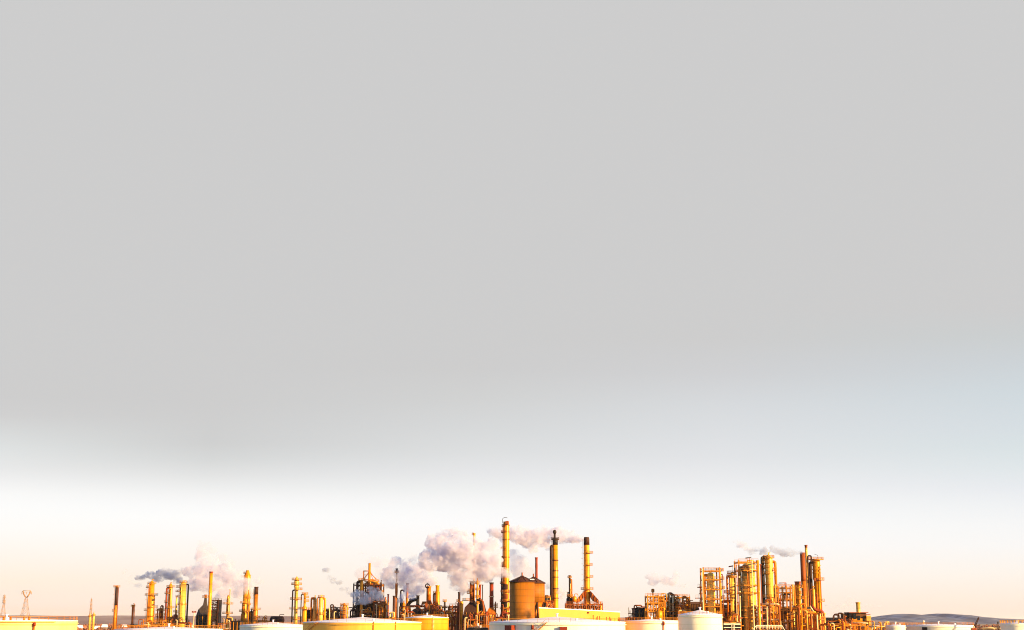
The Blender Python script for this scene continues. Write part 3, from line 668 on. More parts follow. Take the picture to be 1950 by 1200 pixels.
q.ring(0, 0, t.zr + 1.3, t.r - .1, t.r + .1, .18, n=64); t.part('guard_rail', q, PALEGOLD)
t = tank('dark little tank dome at the foot of the hooded brown heater', 910, 20, 1196.5, 1192.5, 560, GREY, roofm=GREY)

# long yellow shed behind the big white tank
t = T('storage_shed', 'long yellow windowless shed with a gently falling roof line, behind the big white tank', 'shed', 1104, 520, py=1170)
def sh(px, Y, py): return (X(px, Y, 1170) - t.x, Y - 520, Z(py, Y))
a, b, c = sh(1027, 500, 1158.5), sh(1121, 512, 1163), sh(1180.5, 540, 1166.5); d = (c[0] - 3, c[1] + 34, c[2]); e = (a[0] + 6, a[1] + 40, a[2])
top = [a, b, c, d, e]; bot = [(p[0], p[1], 0) for p in top]
q = MB().add(bot + top, [(0, 1, 6, 5), (1, 2, 7, 6), (2, 3, 8, 7), (3, 4, 9, 8), (4, 0, 5, 9)]); t.part('wall', q, YWALL)
cx, cy = sum(p[0] for p in top) / 5, sum(p[1] for p in top) / 5
big = [(cx + (p[0] - cx) * 1.008, cy + (p[1] - cy) * 1.01, p[2] + .02) for p in top]
t.part('roof', MB().add(big + [(p[0], p[1], p[2] + .3) for p in big], [(0, 1, 2, 3, 4), (5, 6, 7, 8, 9)] + [(i, (i + 1) % 5, (i + 1) % 5 + 5, i + 5) for i in range(5)]), ROOF)
t.part('lamp', MB().box(b[0] - .1, b[1] - .35, b[2] - .7, .5, .5, .5), REDP)
t.part('drain_pipe', MB().box(c[0] - 1.6, c[1] - .95, c[2] / 2 - .5, .22, .22, c[2] - 1), PIPEW)

# ================================================================== left group
for px, top, w, lb in ((171, 1169, 4.2, 'left'), (178, 1167, 4.6, 'right')):
    column('small pale silo below the radio mast, %s one of the touching pair' % lb, px, 1250, [(top, w * .55), (top + 2.5, w), (1180, w)], PALEGOLD, name='small_silo', cat='silo', group='twin small silos', vent=False, plats=((top + 6, .8, 0),), pym=1180)
stack('slim leftmost stack, dark above and amber below, with an outside pipe', 220.5, 900, [(1116, 5), (1160, 5.4), (1175, 6)], AMBER, tip=(1153, BROWN), plats=((1118.5, 1.3, 0), (1164.5, 1.2, -1)), ladder=200, pipe=((10, .22, RUST, 1119),), pym=1150)
stack('short rust stack with a thin rod beside it, right of the leftmost slim stack', 252.5, 1040, [(1152, 4.4), (1165, 4), (1180, 3.6)], RUST, tip=(1154, BROWN), plats=((1155, .8, 0),), pym=1170, pipe=((0, .25, AMBER, 1150),))
column('gold column with a wide lower half, leftmost of the three gold columns', 288, 900, [(1106, 7.6), (1110, 10), (1133, 10.6), (1136, 14), (1182, 15)], GOLD, plats=((1112, 1.0, 0), (1119.5, 2.0, -1), (1134, 2.2, 0), (1157, 2.0, 1), (1163, 1.8, -1), (1174, 2.0, 1)), pipe=((-110, .3, AMBER, 1112),), ladder=200)
column('slim gold column with a dark ladder side, middle of the three gold columns', 324, 905, [(1111, 5), (1116, 7.4), (1150, 8), (1172, 10)], GOLD, plats=((1118.5, 1.5, 0), (1131, 2.4, -1), (1147.5, 2.4, -1), (1158, 1.5, 0)), pipe=((210, .5, RED, 1120), (-60, .25, PIPEW, 1122)), ladder=160)
column('stout bright gold column with a crown of valves, right of the three gold columns', 348, 890, [(1108, 12), (1112, 12.4), (1152, 13), (1180, 13.4)], BRIGHT, plats=((1110, 1.0, 0), (1119, 2.6, -1), (1127.5, 2.6, -1), (1137.5, 2.4, -1), (1152, .9, 0)), pipe=((12, .5, BROWN, 1113), (-100, .3, PALEGOLD, 1118)), ladder=175)
column('thin pale tube column between the middle and the stout gold column', 336.5, 915, [(1138, 3), (1150, 3.4), (1180, 4)], PALEGOLD, plats=((1166, 1.2, 0),), vent=False)
t = column('cluster of red brown exchangers between two gold columns', 307, 900, [(1157, 5), (1170, 6)], RED, name='exchanger_tower', cat='exchanger', group=None, plats=((1163, 2.2, 0), (1172, 2.6, 0)), pipe=((-30, .5, RUST, 1154), (200, .4, RED, 1160), (-90, .3, AMBER, 1162)))
frame('low skid frame carrying the three gold columns', 281, 357, 900, 1180, [1182, 1190], FRAME, 14, nx=7, brace='/', w=.5)
drum('stubby gold drum on the skid between the middle and the stout column', 331, 1178, 900, 4, 1.2, AMBER, dy=-4)
drum('small red drum on the skid left of the stout column', 338, 1177, 896, 3.5, 1.3, RED, vertical=True, dy=-3)
rack('tangle of pipes under the leftmost gold columns', 250, 300, 840, 1191, RFRAME, seed=2, pipes=10, pm=(PIPEW, RUST, RED, PALEGOLD))
rack('pale pipe rack under the stout gold column', 292, 330, 830, 1189, FRAME, seed=3, pipes=8, pm=(GOLD, PALEGOLD, AMBER))
rack('dark pipe rack right of the stout gold column', 330, 366, 835, 1187, RFRAME, seed=4, pipes=9, pm=(BROWN, PIPEW, RUST, GREY))
t = T('flood_light', 'pale lamp post with a red lamp bar beside the dark furnace', 'lamp post', 369, 850, py=1180); zt = t.Z(1166)
t.part('pole', MB().cyl((0, 0, 0), (0, 0, zt), .3, .22), PIPEW); t.part('lamp_bar', MB().box(0, 0, zt, 2.6, .4, .5), RED)
for d in (-1, 0, 1): t.part('lamp', MB().box(d * .95, -.2, zt + .5, .6, .5, .5), RED)

def heater(label, px0, px1, Y, base_top, hood, top, stk, bm=BROWN, sm_=AMBER, hm=None, tip=None, depth=9.0, ribs=5, plats=(), bands=(), deck=True, x_off=0.0, opening=True):
    """fired heater: firebox with ribs, sloping hood, chimney on top. hood: (py, px0, px1) up; stk: (px centre, width px top, width px bottom)"""
    t = T('fired_heater', label, 'furnace', (px0 + px1) / 2, Y, GH); s = S(Y); a, b = t.X(px0), t.X(px1); zb = t.Z(base_top)
    t.part('firebox', MB().span(a, b, -depth / 2, depth / 2, 0, zb), bm)
    for i in range(ribs):
        x = a + (b - a) * (i + .5) / ribs; t.part('rib', MB().box(x, -depth / 2 - .16, zb / 2, .35, .3, zb - .2), FRAME if i % 2 else bm)
    if opening:
        for i in range(ribs - 1): t.part('hatch', MB().box(a + (b - a) * (i + 1) / ribs, -depth / 2 - .06, zb - 2.4, (b - a) / ribs * .45, .1, 1.5), GLASS)
    prev = (a, b, -depth / 2, depth / 2); zp = zb
    for py, h0, h1 in hood:
        A, B = t.X(h0), t.X(h1); k = (B - A) / (b - a); cur = (A, B, -depth / 2 * k, depth / 2 * k); z = t.Z(py)
        t.part('hood', MB().frustum(prev, zp + .003, cur, z), hm or bm); prev, zp = cur, z
    cx = t.X(stk[0]); r0, r1 = stk[1] * s / 2, stk[2] * s / 2; zt = t.Z(top)
    zc = t.Z(tip[0]) if tip else zt
    rc = r1 + (r0 - r1) * (zc - zp) / (zt - zp)
    t.part('stack', MB().lathe(cx, 0, [(zp - .5, r1), (zc, rc)] + ([] if tip else [(zt, r0 * .8), (zt - 1, r0 * .78)])), sm_)
    if tip: t.part('stack_tip', MB().lathe(cx, 0, [(zc, rc + .03), (zt, r0 + .03), (zt, r0 * .8), (zt - 1, r0 * .78)]), tip[1])
    t.part('rim', MB().ring(cx, 0, zt - .3, r0 - .02, r0 + .2, .5), tip[1] if tip else sm_)
    for py, e, sd_ in plats:
        z = t.Z(py); add_platform(t, py, r1 if z > zp else (b - a) / 2, e, cx=cx if z > zp else 0, side=sd_)
    for py in bands: z = t.Z(py); t.part('stiffening_ring', MB().ring(cx, 0, z, r0 - .05, r1 + .25, .45), PIPEW)
    if deck:
        d = t.part('deck', MB().box(0, -depth / 2 - 1.1, zb * .62, b - a + 1.5, 1.6, .25), FRAME)
        q = MB(); q.box(0, -depth / 2 - 1.85, zb * .62 + 1.2, b - a + 1.5, .1, .12)
        for i in range(6): q.box(a + (b - a) * i / 5, -depth / 2 - 1.85, zb * .62 + .6, .1, .1, 1.1)
        t.part('railing', q, FRAME, d)
    return t
heater('dark furnace with a sloping shoulder and short red capped flue, behind the tall gold stack', 378, 396, 900, 1172, [(1161, 381, 396), (1152, 388, 394.5), (1142, 389.5, 393.5)], 1133, (391.5, 4.5, 5), DARK, GREY, GREY, tip=(1136, RED), plats=((1138, 1.4, 0),))
frame('tall dark stair frame with a solid right side, right of the tall gold stack', 403, 419, 905, 1142, [1142.5, 1150, 1156, 1163, 1170, 1178, 1186], BROWN, 9, nx=1, brace='/', w=.6)
t = T('stair_tower_wall', 'tall narrow dark wall closing the right side of the stair frame', 'tower wall', 417.5, 905); a, b = t.X(414.8), t.X(420)
t.part('wall', MB().span(a, b, -3.6, 3.6, 0, t.Z(1143.5)), DARK); t.part('coping', MB().span(a - .2, b + .2, -3.8, 3.8, t.Z(1143.5), t.Z(1142.6)), BROWN)
drum('pale upright vessel inside the dark stair frame', 408.5, 1172, 905, 6, 1.9, PIPEW, vertical=True)
stack('tall plain gold stack before the dark furnace', 400, 880, [(1089, 6.6), (1140, 6.6), (1190, 7.2)], GOLD, tip=(1092, RED), pym=1140, bands=(1128, 1172))
column('narrow gold column with a pointed top right of the stair frame', 434.5, 905, [(1133, 2), (1137, 4.4), (1141, 5.4), (1168, 5.8), (1171, 4.2), (1185, 5)], GOLD, plats=((1151, 2.4, 0), (1169, 2.4, 0)), bands=(1145,), tip=1, pipe=((-60, .22, PIPEW, 1140),), dome=False)
stack('tiny vent pipe standing out of the steam above the pointed gold column', 437.5, 930, [(1123, 1.6), (1140, 1.8)], PALEGOLD, name='vent_pipe', cat='vent pipe', group=None, pym=1140)
column('big gold column whose stepped head pokes out of the left steam', 469.5, 1040, [(1086, 5), (1090, 7.4), (1093, 9.6), (1096, 12), (1103, 14), (1190, 14)], GOLD, plats=((1092.5, 1.2, -1), (1099.5, 2.4, -1)), dome=False, bands=(1096,))
column('stout gold column in front of the steam, left of the dark topped stack', 466.5, 880, [(1148, 9), (1152, 10.4), (1168, 10.6), (1170, 13), (1186, 14)], GOLD, plats=((1149, 1.4, 0), (1165, 1.6, 0), (1184, 1.5, 0)), dome=False, pipe=((-75, .35, AMBER, 1152), (-110, .3, RED, 1158)))
column('thin column with two small knobs behind the stout gold column', 473, 890, [(1126, 1.6), (1131, 2.6), (1133, 4), (1160, 4.6)], AMBER, plats=((1140, 1.0, 0), (1152, 1.0, 0)), vent=False)
stack('red brown stack with dark top and collar deck, left of the four deck column', 487, 870, [(1118, 7.4), (1160, 7.8), (1163, 9.5), (1186, 10)], AMBER, tip=(1133, BROWN), plats=((1161.5, 1.6, 0), (1177, 1.2, 1)), bands=(1134,), ladder=180, pym=1150)
heater('small dark equipment house behind the dark topped stack', 474, 484, 900, 1166, [(1164, 473, 484.5)], 1160, (480, 2, 2), BROWN, DARK, DARK, deck=False)
heater('squat dark pump house behind the grey and yellow tank', 445, 462, 760, 1184, [(1182, 444.5, 462.5)], 1179, (450, 2.2, 2.2), DARK, BROWN, DARK, deck=False)
rack('low rusty pipe run left of the pump house', 420, 448, 800, 1187, RFRAME, seed=6, pipes=9, pm=(PIPEW, RUST, BROWN, PALEGOLD))
rack('low gold pipe run in front of the plain by the four deck column', 492, 518, 900, 1183, FRAME, seed=7, pipes=8, pm=(GOLD, RUST, AMBER))
t = drum('dark rounded machine housing on the plain left of the four deck column', 529, 1181, 900, 7, 2.4, BROWN)

# ================================================================== four deck column and its neighbours
column('bright gold column with four railed decks standing alone against the sky', 564, 800, [(1098, 2.4), (1101, 5), (1104, 9), (1114, 9.5), (1122, 8), (1126, 6.8), (1160, 6.6), (1163, 7), (1190, 7.4)], BRIGHT, plats=((1105, 1.5, 0), (1114, 1.6, 0), (1123.5, 2.2, 1), (1142, 2.4, 0), (1160.5, 2.6, 0), (1180, 1.6, 0)), pipe=((170, .4, BROWN, 1124), (-60, .2, PALEGOLD, 1125)), dome=False, bands=(1109, 1118))
column('gold column with a dark cone at half height, right of the four deck column', 580.5, 792, [(1130, 4), (1132, 6.4), (1135, 4.4), (1151, 4.4), (1153, 4), (1157, 9), (1160, 9), (1188, 9.4)], GOLD, plats=((1132.5, .9, 0), (1139, 1.6, 1), (1146, 1.8, 1), (1160.5, 2.4, 0)), pipe=((175, .3, BROWN, 1132),), dome=False)
column('slim pale column with a rusty head, left of the short bright column', 600, 800, [(1137, 4.4), (1141, 6.6), (1165, 7), (1176, 8)], PALEGOLD, plats=((1142, 1.2, -1),), pipe=((180, .5, AMBER, 1139),), vent=False)
column('short bright gold column with a knobbed head and an overhead pipe', 611.5, 797, [(1136, 6), (1141, 8.4), (1178, 8.8)], BRIGHT, plats=((1138, 1.0, 0), (1170, 1.2, 0)), pipe=((0, .6, GOLD, 1140), (185, .3, AMBER, 1138)))
frame('low dark frame full of pumps right of the short bright column', 590, 652, 806, 1160, [1162.5, 1172], BROWN, 10, nx=7, brace='/', w=.5)
for i, (px, lb) in enumerate(((630, 'first'), (636.5, 'second'), (643, 'third'))):
    drum('grey drum in the low dark frame, %s of three from the short bright column' % lb, px, 1173, 804, 5.5, 1.5, GREY, vertical=True, dy=-2)
drum('dark fan housing in the low dark frame behind the cone column', 591, 1170, 812, 6, 2.6, DARK)
rack('dark pipe loops rising above the low dark frame', 618, 652, 803, 1163, BROWN, seed=12, pipes=8, pm=(BROWN, RUST, GREY, PIPEW), gap=9)
column('knobbly gold reactor right of the low dark frame', 656, 800, [(1149, 3.4), (1152, 6), (1158, 8), (1166, 6), (1178, 8)], AMBER, name='small_reactor', cat='reactor', group=None, plats=((1153, 1.4, 0), (1161, 1.6, 0), (1169, 1.4, 0)), pipe=((200, .35, RUST, 1152), (-20, .4, GOLD, 1154), (-80, .3, BROWN, 1158)), dome=False)

# ---- reactor frame with the gold mast
Yr = 830
frame('dark reactor frame crowded with pipes under the gold mast', 676, 728, Yr, 1112, [1114, 1128, 1145, 1160, 1172], BROWN, 16, nx=4, brace='/', w=.7)
t = T('reactor_housing', 'massive dark lower housing of the reactor frame', 'plant building', 703, Yr + 1); a, b = t.X(679), t.X(726); zt = t.Z(1150)
t.part('wall', MB().span(a, b, -5.5, 5.5, 0, zt), DARK); t.part('roof', MB().span(a - .3, b + .3, -5.8, 5.8, zt, zt + .4), BROWN)
for i in range(6): t.part('rib', MB().box(a + (b - a) * (i + .5) / 6, -5.65, zt / 2, .4, .25, zt - .2), BROWN)
for i in range(5): t.part('hatch', MB().box(a + (b - a) * (i + 1) / 6.2, -5.56, zt * (.55 + .12 * (i % 3)), 1.3, .1, 1.2), GREY)
t = T('gooseneck_pipe', 'thick dark pipe arching over beside the gold riser column', 'pipe', 680, Yr - 9); t.part('pipe', MB().tube(arc([(0, 0, 0), (0, 0, t.Z(1108)), (t.X(686.5), .5, t.Z(1108)), (t.X(686.5), .5, t.Z(1121))], 2.2, 8), .75), BROWN); t.part('flange', MB().ring(0, 0, t.Z(1135), .7, 1.1, .5), BROWN)
column('gold riser column at the left of the reactor frame', 688.5, Yr - 10, [(1104, 5), (1108, 5.6), (1120, 6), (1136, 4.4), (1179, 5.4)], GOLD, plats=((1106, 1.4, 0),), pym=1140)
stack('red riser pipe in front of the dark reactor housing', 712, Yr - 10, [(1146, 4.6), (1179, 5)], RUST, name='riser_column', cat='riser', group=None, pym=1165)
t = T('gold_mast', 'gold mast on a stayed gantry above the reactor frame', 'mast', 702.5, Yr); z0, z1 = t.Z(1132), t.Z(1072.5)
t.part('pole', MB().cyl((0, 0, 0), (0, 0, z1), .95, .72, 14), GOLD)
zg, zk = t.Z(1087.5), t.Z(1104); q = MB(); xl = t.X(691.5)
for y in (-1.5, 1.5): q.bar((xl, y, zk), (xl, y, zg), .4); q.bar((xl, y, zg), (0, y, zg), .5); q.bar((xl, y, zk), (0, y, zk), .45); q.bar((xl, y, zk), (0, y, zg), .25); q.bar((xl, y, t.Z(1095)), (0, y, t.Z(1095)), .22)
t.part('gantry', q, RFRAME)
for i, (px, py) in enumerate(((709, 1104), (716, 1105), (722, 1108))): t.part('stay', MB().bar((.6, 0, t.Z(1088 + i * 2)), (t.X(px), 0, t.Z(py)), .32), AMBER)
column('wide gold reactor bowl hanging in the top of the reactor frame', 708, Yr + 1, [(1103, 8), (1107, 14), (1114, 18), (1119, 16), (1126, 8), (1130, 5)], AMBER, name='reactor_vessel', cat='reactor', group=None, plats=((1108, 2.2, 0), (1115, 2.4, 0), (1121, 1.5, 0)), pipe=((-40, .6, RUST, 1107), (-100, .5, GOLD, 1106), (190, .5, RED, 1110)), dome=False, pym=1115)
t = T('cyclone_hopper', 'rust red funnel shaped hopper at the right of the reactor bowl', 'hopper', 719, Yr - 6); s = S(Yr)
t.part('bin', MB().lathe(0, 0, [(t.Z(1132), .6), (t.Z(1126), 2.2 * s), (t.Z(1119), 4.6 * s), (t.Z(1115), 4.6 * s), (t.Z(1113), 3 * s)], 18), RED)
for d in (-1, 1): t.part('leg', MB().bar((d * 4.3 * s, 0, t.Z(1118)), (d * 4.3 * s, 0, 0), .35), BROWN)
t.part('inlet_duct', MB().tube(arc([(0, 0, t.Z(1114)), (0, 0, t.Z(1110)), (-4, 1, t.Z(1109))], 1), .6), GOLD)
column('thin dark column with small knobs at the right edge of the reactor frame', 725, Yr - 4, [(1108, 2.6), (1114, 3.6), (1180, 3.8)], BROWN, plats=((1117, .9, 1), (1128, .9, 1), (1144, 1.3, 0), (1156, 1.3, 0), (1166, 1.2, 0)), vent=False)
rack('dark low valves and pale loops left of the reactor housing', 668, 682, Yr - 8, 1163, BROWN, seed=31, pipes=6, pm=(BROWN, GREY, BROWN), gap=4, depth=3)
column('rusty gold column with a hooked pipe, right of the reactor frame', 734, 840, [(1140, 4), (1144, 6), (1176, 7)], AMBER, pipe=((180, .6, BROWN, 1140), (-60, .3, PIPEW, 1150)), plats=((1152, 1.2, 0), (1165, 1.2, 0)))
stack('thin red stack right of the reactor frame', 739, 846, [(1132, 3), (1178, 3.4)], RED, pym=1150)
rack('low rusty valves between the thin red stack and the flare pipe', 736, 752, 835, 1176, RFRAME, seed=14, pipes=6, gap=5)
stack('plain dark brown stack touching the flare pipe', 749.8, 835, [(1135, 4.2), (1179, 4.6)], BROWN, pym=1160, pipe=((0, .35, AMBER, 1139),))
t = stack('flare pipe with a black knobbed tip above a gold middle', 755, 840, [(1083, 4), (1087, 4), (1089, 2.6), (1092, 2.8), (1109, 2.6), (1111, 5), (1128, 5.2), (1136, 4), (1180, 4)], AMBER, tip=(1109, DARK), name='flare_stack', cat='flare', plats=((1091, .9, 0),), pym=1120, pipe=((20, .3, PIPEW, 1140),))
stack('short banded stack top poking out of the small steam jet', 775.5, 860, [(1111, 5.4), (1122, 5), (1170, 5)], AMBER, tip=(1113, RUST), pym=1120)
t = T('gooseneck_pipe', 'small dark hooked vent pipe beside the banded stack top', 'pipe', 766, 850); t.part('pipe', MB().tube(arc([(t.X(763), 0, 0), (t.X(763), 0, t.Z(1124)), (t.X(769), 0, t.Z(1124)), (t.X(769), 0, t.Z(1128))], 1.2, 8), .45), BROWN); t.part('flange', MB().ring(t.X(763), 0, t.Z(1140), .4, .8, .4), BROWN)
t = T('heat_shield', 'upright dark panel wall right of the flare pipe', 'panel', 764, 820); t.part('wall', MB().span(t.X(762.6), t.X(765.6), -2, 2, 0, t.Z(1141)), DARK); t.part('post', MB().box(t.X(766), 0, t.Z(1141) / 2, .5, .5, t.Z(1141)), BROWN)
column('short gold column right of the dark panel wall', 769, 825, [(1147, 5), (1150, 6.4), (1178, 6.6)], GOLD, plats=((1155, 1.3, 0), (1165, 1.3, 0)), pipe=((200, .3, RUST, 1150),))
stack('black stack with a curved duct joining from the left', 795.5, 815, [(1134, 6), (1157, 6.4), (1166, 6.6)], DARK, pym=1150, bands=(1153,))
t = T('flue_duct', 'thick black elbow duct reaching into the black stack', 'duct', 784, 815); t.part('duct', MB().tube(arc([(t.X(792.5), 0, t.Z(1141.5)), (t.X(783), -.5, t.Z(1144)), (t.X(778), -.8, t.Z(1151)), (t.X(775), -1, t.Z(1160)), (t.X(774.5), -1, 0)], 2.5), 1.0), DARK)
for px, py in ((783, 1144), (776, 1157)): t.part('flange', MB().cyl((t.X(px) - .5, -.8, t.Z(py) - .3), (t.X(px) + .5, -.8, t.Z(py) + .3), 1.3), BROWN)
rack('long rusty pipe bridge behind the bright yellow tank', 762, 873, 800, 1155, RFRAME, seed=15, pipes=14, pm=(RUST, AMBER, RED, PIPEW), depth=7, levels=3, gap=5, w=.5)
frame('rusty open frame with arched bracing left of the cone backed stack', 856, 874, 805, 1153, [1154, 1165, 1178, 1188], RFRAME, 7, nx=3, brace='x', w=.5)
drum('dark cone topped drum under the pipe bridge', 796, 1170, 795, 4, 3.2, BROWN, vertical=True)
heater('rust furnace with an orange stack wearing a hooked ring', 809, 824, 800, 1156, [(1150, 810, 823), (1143, 813.5, 820.5)], 1117, (816.5, 8, 8.6), RUST, AMBER, RUST, plats=((1150, 1.6, -1),), deck=True)
t = T('davit_ring', 'dark hooked davit ring over the orange stack', 'davit', 814, 795); q = MB(); q.tube([(t.X(813.6) + 1.1 * math.cos(R(k * 24)), 0, t.Z(1118) + 1.1 * math.sin(R(k * 24)) + .6) for k in range(15)], .3); t.part('hook', q, BROWN); t.part('rod', MB().cyl((t.X(813.6), 0, t.Z(1119)), (t.X(813.6), 0, t.Z(1110)), .1), GREY); t.part('bracket', MB().bar((t.X(812.5), 0, 0), (t.X(812.5), 0, t.Z(1118)), .35), RUST)
stack('two stage gold stack with a wider sleeve, right of the hooked ring stack', 833, 805, [(1115, 7), (1127.5, 7), (1129, 9), (1150, 9.2), (1156, 12), (1176, 13)], GOLD, plats=((1130, 1.2, -1), (1150, 1.2, -1)), bands=(1128.5, 1147), pym=1140, pipe=((180, .6, BROWN, 1131),))
heater('rust furnace block at the foot of the two stage stack', 822, 843, 795, 1160, [(1155, 826, 841)], 1150, (834, 3, 3), RUST, AMBER, RUST, deck=True)
column('dark slim tower with a forked top, right of the two stage stack', 847, 800, [(1144, 4.6), (1147, 3.6), (1180, 4)], GREY, name='slim_tower', cat='tower', plats=((1146, .6, 0), (1158, 1.0, 0)), dome=False)
stack('dark slim stack whose lower half is backed by a bright sleeve', 874.3, 800, [(1128, 4.6), (1200, 5)], BROWN, pym=1160, plats=((1146, .9, -1),))
column('bright gold sleeve column with a tapering foot beside the dark slim stack', 879, 796, [(1145, 5.6), (1147, 7), (1186, 6.4), (1190, 4)], GOLD, dome=False, skirt=.9, pipe=((-150, .3, RED, 1147),), name='sleeve_column', cat='sleeve column')

# ---- hooded brown heaters left of the tallest stack
heater('big dark brown furnace with a slanted hood and broad rust stack', 884, 908, 770, 1166, [(1157, 885.5, 907), (1148, 894, 906), (1144, 894.5, 904.5)], 1107, (899, 9, 9.6), BROWN, RUST, BROWN, tip=(1113, BROWN), plats=((1131, 1.5, -1), (1126, 1.2, -1), (1144, 1.2, -1)), bands=(), ribs=7)
frame('dark access frame around the big hooded furnace', 882, 912, 766, 1170, [1170, 1180], BROWN, 13, nx=3, brace='/', w=.5)
column('thin gold riser crusted with steam fittings right of the broad rust stack', 909, 768, [(1104, 2.4), (1108, 4), (1116, 3), (1124, 4), (1140, 4), (1190, 4.4)], GOLD, plats=((1112, .7, 0), (1124, .8, 0), (1138, .8, 0), (1150, .9, 0)), vent=False, pym=1140)
stack('red stack behind the gold riser', 914, 772, [(1113, 4.4), (1145, 4.6)], RED, pym=1130)
stack('thin grey pipe right of the red stack', 918.8, 774, [(1114, 1.8), (1145, 2)], GREY, name='vent_pipe', cat='vent pipe', group=None, pym=1130)
t = T('flue_duct', 'black duct slanting down to the right from the red stack', 'duct', 918, 768); t.part('duct', MB().tube(arc([(t.X(911), 0, t.Z(1141)), (t.X(917), 0, t.Z(1146)), (t.X(924.5), -.5, t.Z(1172)), (t.X(925), -.5, 0)], 1.5), 1.15), DARK); t.part('support', MB().box(t.X(914.5), .5, t.Z(1150) / 2, 1.5, 1.2, t.Z(1150)), DARK)
for px, py in ((912, 1142), (924.6, 1173)): t.part('flange', MB().cyl((t.X(px), -.3, t.Z(py) - .3), (t.X(px), -.3, t.Z(py) + .4), 1.45), BROWN)
t = T('cone_hood', 'rust orange bracket between the red stack and the black duct', 'bracket', 917, 764); t.part('bracket', MB().tube(arc([(t.X(913), 0, t.Z(1141)), (t.X(918.5), 0, t.Z(1145)), (t.X(921), 0, t.Z(1158)), (t.X(921), 0, 0)], 1), .55), RUST); t.part('flange', MB().cyl((t.X(918), 0, t.Z(1146)), (t.X(919), 0, t.Z(1144)), .9), RUST)
heater('rust furnace with a slender tapering hood and red brown stack', 927, 944, 775, 1168, [(1164, 928, 943), (1157, 932, 940)], 1110, (936, 7.4, 8), RUST, RED, AMBER, tip=(1113, BROWN), bands=(1137,), ribs=6)
column('small knobbed tower right of the slender hooded furnace', 943.5, 778, [(1149, 2), (1152, 4), (1155, 3), (1185, 3.6)], RUST, plats=((1153, .8, 0), (1158, 1.0, 0)), name='slim_tower', cat='tower', vent=False)
rack('rusty valves and pale caps left of the tallest stack', 944, 972, 760, 1177, RFRAME, seed=18, pipes=12, pm=(RUST, PIPEW, RED, BROWN), gap=5)

# ---- tallest stack, silos, right hand stacks
t = stack('tallest stack, gold with a dark left side ladder and a curled davit on top', 963.8, 800, [(994, 10), (1000, 12.2), (1090, 12.6), (1104, 12.8), (1175, 13)], GOLD, plats=((1003, .8, -1), (1014.5, 1.2, -1), (1046, 1.4, -1), (1080, 1.4, -1), (1112, 1.6, -1), (1128, 1.3, 0), (1146, 1.6, 0), (1160, 1.6, 0)), bands=(1001, 1014, 1028, 1062, 1094), ladder=200, pm=RUST, pipe=((185, .5, BROWN, 1060),), pym=1080)
t.part('davit', MB().tube(arc([(-2, 0, t.Z(996)), (-2.1, 0, t.Z(987.5)), (-.6, 0, t.Z(985)), (.7, 0, t.Z(986.5))], 1.2, 6), .13), GREY)
t.part('damper_box', MB().box(.5, -2.2, t.Z(996), 1.8, 1.6, 1.8), RUST)
for py, m_ in ((1118, BROWN), (1136, RUST), (1150, BROWN)): t.part('cladding_panel', MB().ring(0, 0, t.Z(py + 5), S(800) * 6.4 + .02, S(800) * 6.6 + .12, 3.0, 200, 300), m_)
rack('pale framed boxes at the foot of the tallest stack', 957, 972, 790, 1157, FRAME, seed=21, pipes=6, pm=(PIPEW, RUST, BROWN), gap=4, levels=3)
def silo(label, px, wpx, rim, apex, Y, bottom=None, bm=SILOM):
    t = T('silo', label, 'silo', px, Y, 'pair of ochre silos', 1140); s = S(Y); r = wpx * s / 2; zr, za = t.Z(rim), t.Z(apex); zb = t.Z(bottom) if bottom else 0
    t.part('shell', MB().lathe(0, 0, [(zb, r), (zr, r)], 64), bm)
    t.part('roof', MB().lathe(0, 0, [(zr + .003, r + .5), (zr + .3, r + .5), (za - .6, 1.1), (za, .9)], 64), SROOF)
    t.part('vent', MB().cyl((0, 0, za - .1), (0, 0, za + 1.6), .35), RUST)
    for k in range(10):
        a = 2 * math.pi * k / 10; t.part('roof_rib', MB().bar((1.1 * math.cos(a), 1.1 * math.sin(a), za - .45), ((r + .4) * math.cos(a), (r + .4) * math.sin(a), zr + .45), .18), BROWN)
    if bottom:
        for k in range(8):
            a = 2 * math.pi * (k + .5) / 8; t.part('leg', MB().box((r - .5) * math.cos(a), (r - .5) * math.sin(a), zb / 2, .8, .8, zb), BROWN)
        for zz in (zb * .35, zb * .7): t.part('brace_ring', MB().ring(0, 0, zz, r - .7, r - .2, .6, n=8), RUST)
        t.part('cone', MB().lathe(0, 0, [(zb * .45, 1), (zb - .003, r * .92)], 32), AMBER)
    return t
t = silo('near ochre silo with a dark conical roof', 994.3, 47.5, 1109, 1096.5, 720)
t.part('hatch', MB().box(5, -4.5, t.Z(1104), 2.2, 1.6, .5), ROOF)
silo('ochre silo raised on legs, half hidden behind the near silo', 1016, 43, 1111.5, 1098.5, 765, 1147)
stack('thin wavy rust red stack behind the raised silo', 1021.5, 830, [(1062, 5), (1070, 4.7), (1078, 5.1), (1088, 4.7), (1098, 5.1), (1140, 5)], RED, pym=1080)
column('small grey tower with a dark knob right of the raised silo', 1041, 790, [(1133, 4), (1137, 9), (1140, 11), (1180, 11.5)], GREY, name='short_tower', cat='tower', plats=((1138, 1.0, 0), (1148, .8, 0)), dome=False, pipe=((-40, .4, GOLD, 1137),))
stack('tall black tipped stack split dark and gold, middle of the last three tall stacks', 1057.5, 790, [(1026, 10), (1100, 10.4), (1172, 11)], GOLD, tip=(1038, DARK), plats=((1028, .8, 0),), bands=(1068, 1088, 1100, 1122, 1140), ladder=185, pm=BROWN, pym=1080, pipe=((195, .8, BROWN, 1040),))
